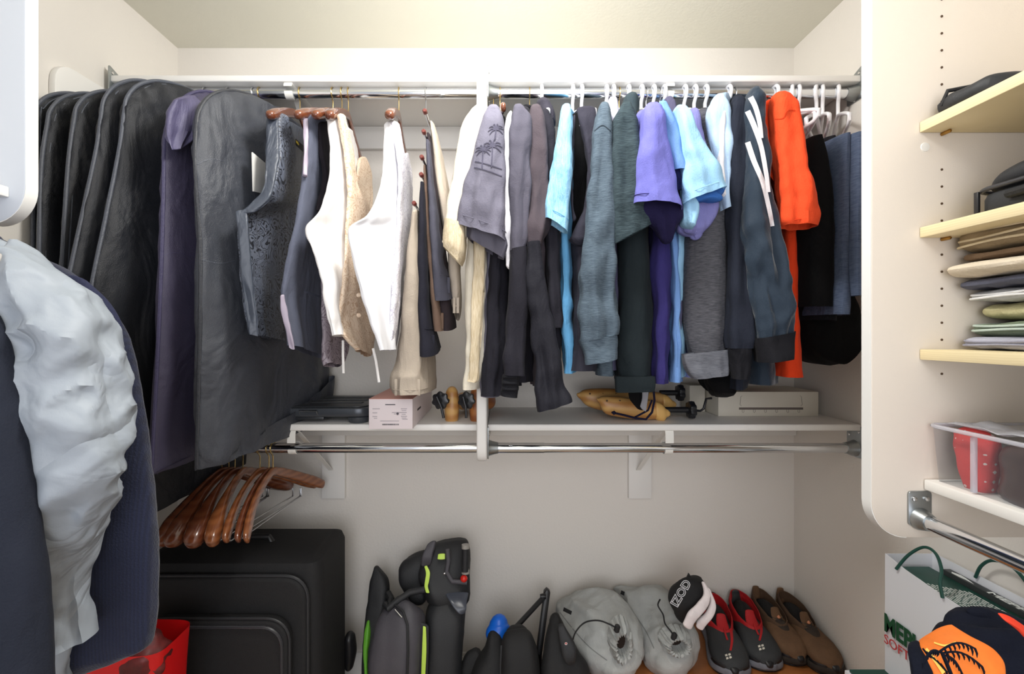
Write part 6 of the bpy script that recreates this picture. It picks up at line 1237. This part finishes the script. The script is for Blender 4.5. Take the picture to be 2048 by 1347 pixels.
# ------------------------------------------------------------------ jackets on the left-hand rod, nearest the camera
T = thing('hanging_rod', 'rod under the left shelf unit from which the near jackets hang', 'rod', (LRX, .4, LRZ-.014))
obj('tube', MB().tube([(LRX, LY-.001, LRZ), (LRX, .05, LRZ)], .0135, 20), M_chrome, T)
M_card_ = mat('navy_knit', (26, 33, 60), rough=.9, kind='lines', rgb2=(20, 26, 50), bump=.8, bscale=300, sheen=.25); M_yoke = mat('navy_rib', (34, 40, 74), rough=.9, kind='zip', rgb2=(22, 26, 52), bump=.8, bscale=300)
M_anor = mat('anorak_grey', (150, 158, 168), rough=.55, bump=.3, bscale=70, drape=1.6, dsc=7, dst=(1, 1, .75), ridge=True); M_dsuit = C_('suit_charcoal_navy', (44, 48, 60))
T = thing('cardigan', 'navy ribbed knit cardigan behind the pale grey anorak', 'cardigan', (-.95, .82, .7), None)
obj('body', MB().loft([S(-120, 468, 0, 478, .83, None, .03), S(-200, 500, 70, 510, .83, None, .05), S(-260, 545, 150, 552, .83, None, .06), S(-280, 610, 215, 610, .825, None, .07), S(-300, 690, 258, 690, .82, None, .075), S(-300, 820, 284, 820, .815, None, .08), S(-300, 980, 303, 975, .81, None, .08), S(-300, 1140, 308, 1130, .805, None, .08), S(-300, 1330, 302, 1270, .80, None, .08), S(-290, 1400, 270, 1305, .80, None, .07), S(-280, 1440, 150, 1350, .80, None, .06)], sub=7, nu=90, p=.75, amp=.006, wl=.09, wr=.002, seed=11, end='cap'), M_card_, T)
obj('ribbed_yoke', MB().loft([S(130, 556, 172, 560, .79, None, .02), S(160, 590, 206, 592, .782, None, .025), S(176, 630, 232, 628, .778, None, .025), S(190, 662, 244, 656, .776, None, .02)], sub=6, nu=28, p=.8, end='cap'), M_yoke, T)
for k_, (lab_, ) in enumerate([]): pass
T = thing('anorak', 'crinkled pale grey anorak with puffed sleeve, left foreground', 'jacket', (-.85, .72, .6))
obj('body', MB().loft([S(-160, 484, 20, 492, .76, None, .04), S(-260, 520, 108, 548, .755, None, .06), S(-280, 600, 120, 620, .75, None, .08), S(-280, 800, 110, 800, .745, None, .09), S(-260, 1000, 120, 1000, .74, None, .09), S(-240, 1180, 138, 1180, .735, None, .09), S(-230, 1300, 150, 1270, .735, None, .09), S(-230, 1400, 128, 1380, .735, None, .09)], sub=7, nu=90, p=.8, amp=.012, wl=.06, wr=.003, crm=.02, seed=21, end='open'), M_anor, T)
obj('sleeve', MB().loft([S(18, 492, 108, 540, .725, None, .05), S(-10, 545, 152, 566, .71, None, .09), S(-20, 610, 184, 626, .695, None, .12), S(0, 700, 208, 716, .685, None, .13), S(26, 790, 219, 824, .68, None, .12), S(52, 870, 224, 934, .68, None, .11), S(76, 970, 212, 1000, .685, None, .1), S(92, 1060, 186, 1070, .69, None, .085), S(98, 1150, 152, 1150, .695, None, .07), S(100, 1230, 146, 1226, .70, None, .06), S(96, 1300, 150, 1290, .7, None, .06)], sub=12, nu=150, p=.85, amp=.016, wl=.055, wr=.003, crm=.038, seed=33, end='open'), M_anor, T)
obj('collar_flap', MB().loft([S(-60, 520, 6, 512, .66, None, .02), S(-70, 560, 16, 560, .655, None, .03), S(-70, 610, 26, 615, .65, None, .03), S(-60, 670, 20, 664, .65, None, .02)], sub=6, nu=30, p=.8, amp=.004, wr=.004, seed=3, end='cap'), mat('anorak_lining', (168, 164, 160), rough=.6, bump=.3, bscale=60), T)
T = thing('suit_jacket', 'dark charcoal-navy suit jacket at the far lower left edge', 'suit jacket', (-.75, .6, .5))
obj('body', MB().loft([S(-160, 560, -60, 560, .62, None, .04), S(-240, 620, -14, 630, .615, None, .06), S(-260, 700, 8, 700, .61, None, .07), S(-270, 800, 24, 800, .605, None, .08), S(-270, 920, 46, 920, .60, None, .085), S(-270, 1080, 68, 1080, .595, None, .09), S(-270, 1220, 78, 1220, .59, None, .09), S(-270, 1400, 86, 1400, .585, None, .09)], sub=6, nu=60, p=.85, amp=.005, wl=.08, wr=.001, seed=41, end='open'), M_dsuit, T)
def near_hanger(Y, ztop, lab):
    m = MB(); c = Vector((LRX, Y, LRZ)); pts = []
    for k in range(13):
        a = math.radians(-30+k*19); pts.append(c+Vector((.0155*math.cos(a), 0, .0155*math.sin(a))))
    pts += [Vector((LRX, Y, LRZ-.03)), Vector((LRX, Y, ztop+.02))]
    T = thing('wooden_hanger', lab, 'hanger', (LRX, Y, ztop-.05)); obj('hook', MB().tube(pts, .0018, 7), M_wire, T)
    obj('shoulder_bar', MB().loft([(Vector((LRX-.16, Y-.012, ztop-.06)), Vector((LRX-.16, Y+.012, ztop-.06)), .02), (Vector((LRX, Y-.008, ztop+.01)), Vector((LRX, Y+.008, ztop+.01)), .026), (Vector((LRX+.16, Y-.012, ztop-.06)), Vector((LRX+.16, Y+.012, ztop-.06)), .02)], sub=5, nu=14, end='cap'), M_hwood, T)
near_hanger(.83, 1.46, 'wooden hanger inside the navy cardigan')
near_hanger(.76, 1.44, 'wooden hanger inside the pale grey anorak')

M_lw = mat('logo_white', (220, 214, 200), rough=.5)
sn = [o for o in COL.objects if o.name.split('.')[0] == 'sneaker' and o.parent is None]; sn.sort(key=lambda o: o.location.x)
for T_, (lx, ly), strap in ((sn[0], (1456, 1312), [(1462, 1258), (1464, 1280), (1461, 1300)]), (sn[1], (1522, 1294), [(1520, 1244), (1523, 1260), (1519, 1280)])):
    up = child(T_, 'upper'); ribbon('red_strap', up, strap, (6, 4), M_sred, lift=.002, n=4)
    for dx, dy in ((-3.4, -2.6), (3.0, -4.2), (-1.4, 3.4), (5.0, 1.6)): ribbon('logo_diamond', up, [(lx+dx-2.2, ly+dy+.8), (lx+dx+2.2, ly+dy-.8)], 4.2, M_lw, lift=.0016, n=2, cross=2)
sb = [o for o in COL.objects if o.name.split('.')[0] == 'shoe_bag' and o.parent is None]; sb.sort(key=lambda o: o.location.x); M_seam = C_('shoe_bag_seam', (132, 134, 132))
ribbon('side_seam', child(sb[0], 'bag'), [(1120, 1224), (1150, 1262), (1180, 1294), (1214, 1320)], 2.0, M_seam, lift=.0015, n=8)
ribbon('side_seam', child(sb[1], 'bag'), [(1246, 1196), (1272, 1232), (1292, 1262), (1308, 1296)], 2.0, M_seam, lift=.0015, n=8)

cp = [o for o in COL.objects if o.name.split('.')[0] == 'cap' and o.parent is None][0]
ribbon('sunset_streak', child(cp, 'brim'), [(1852, 1296), (1872, 1322), (1888, 1345)], (5, 9), mat('cap_yellow', (250, 206, 96), rough=.7), lift=.0015)
ribbon('sunset_streak', child(cp, 'brim'), [(1868, 1284), (1890, 1290), (1912, 1284)], (3, 5), mat('cap_yellow', (250, 206, 96), rough=.7), lift=.0015)
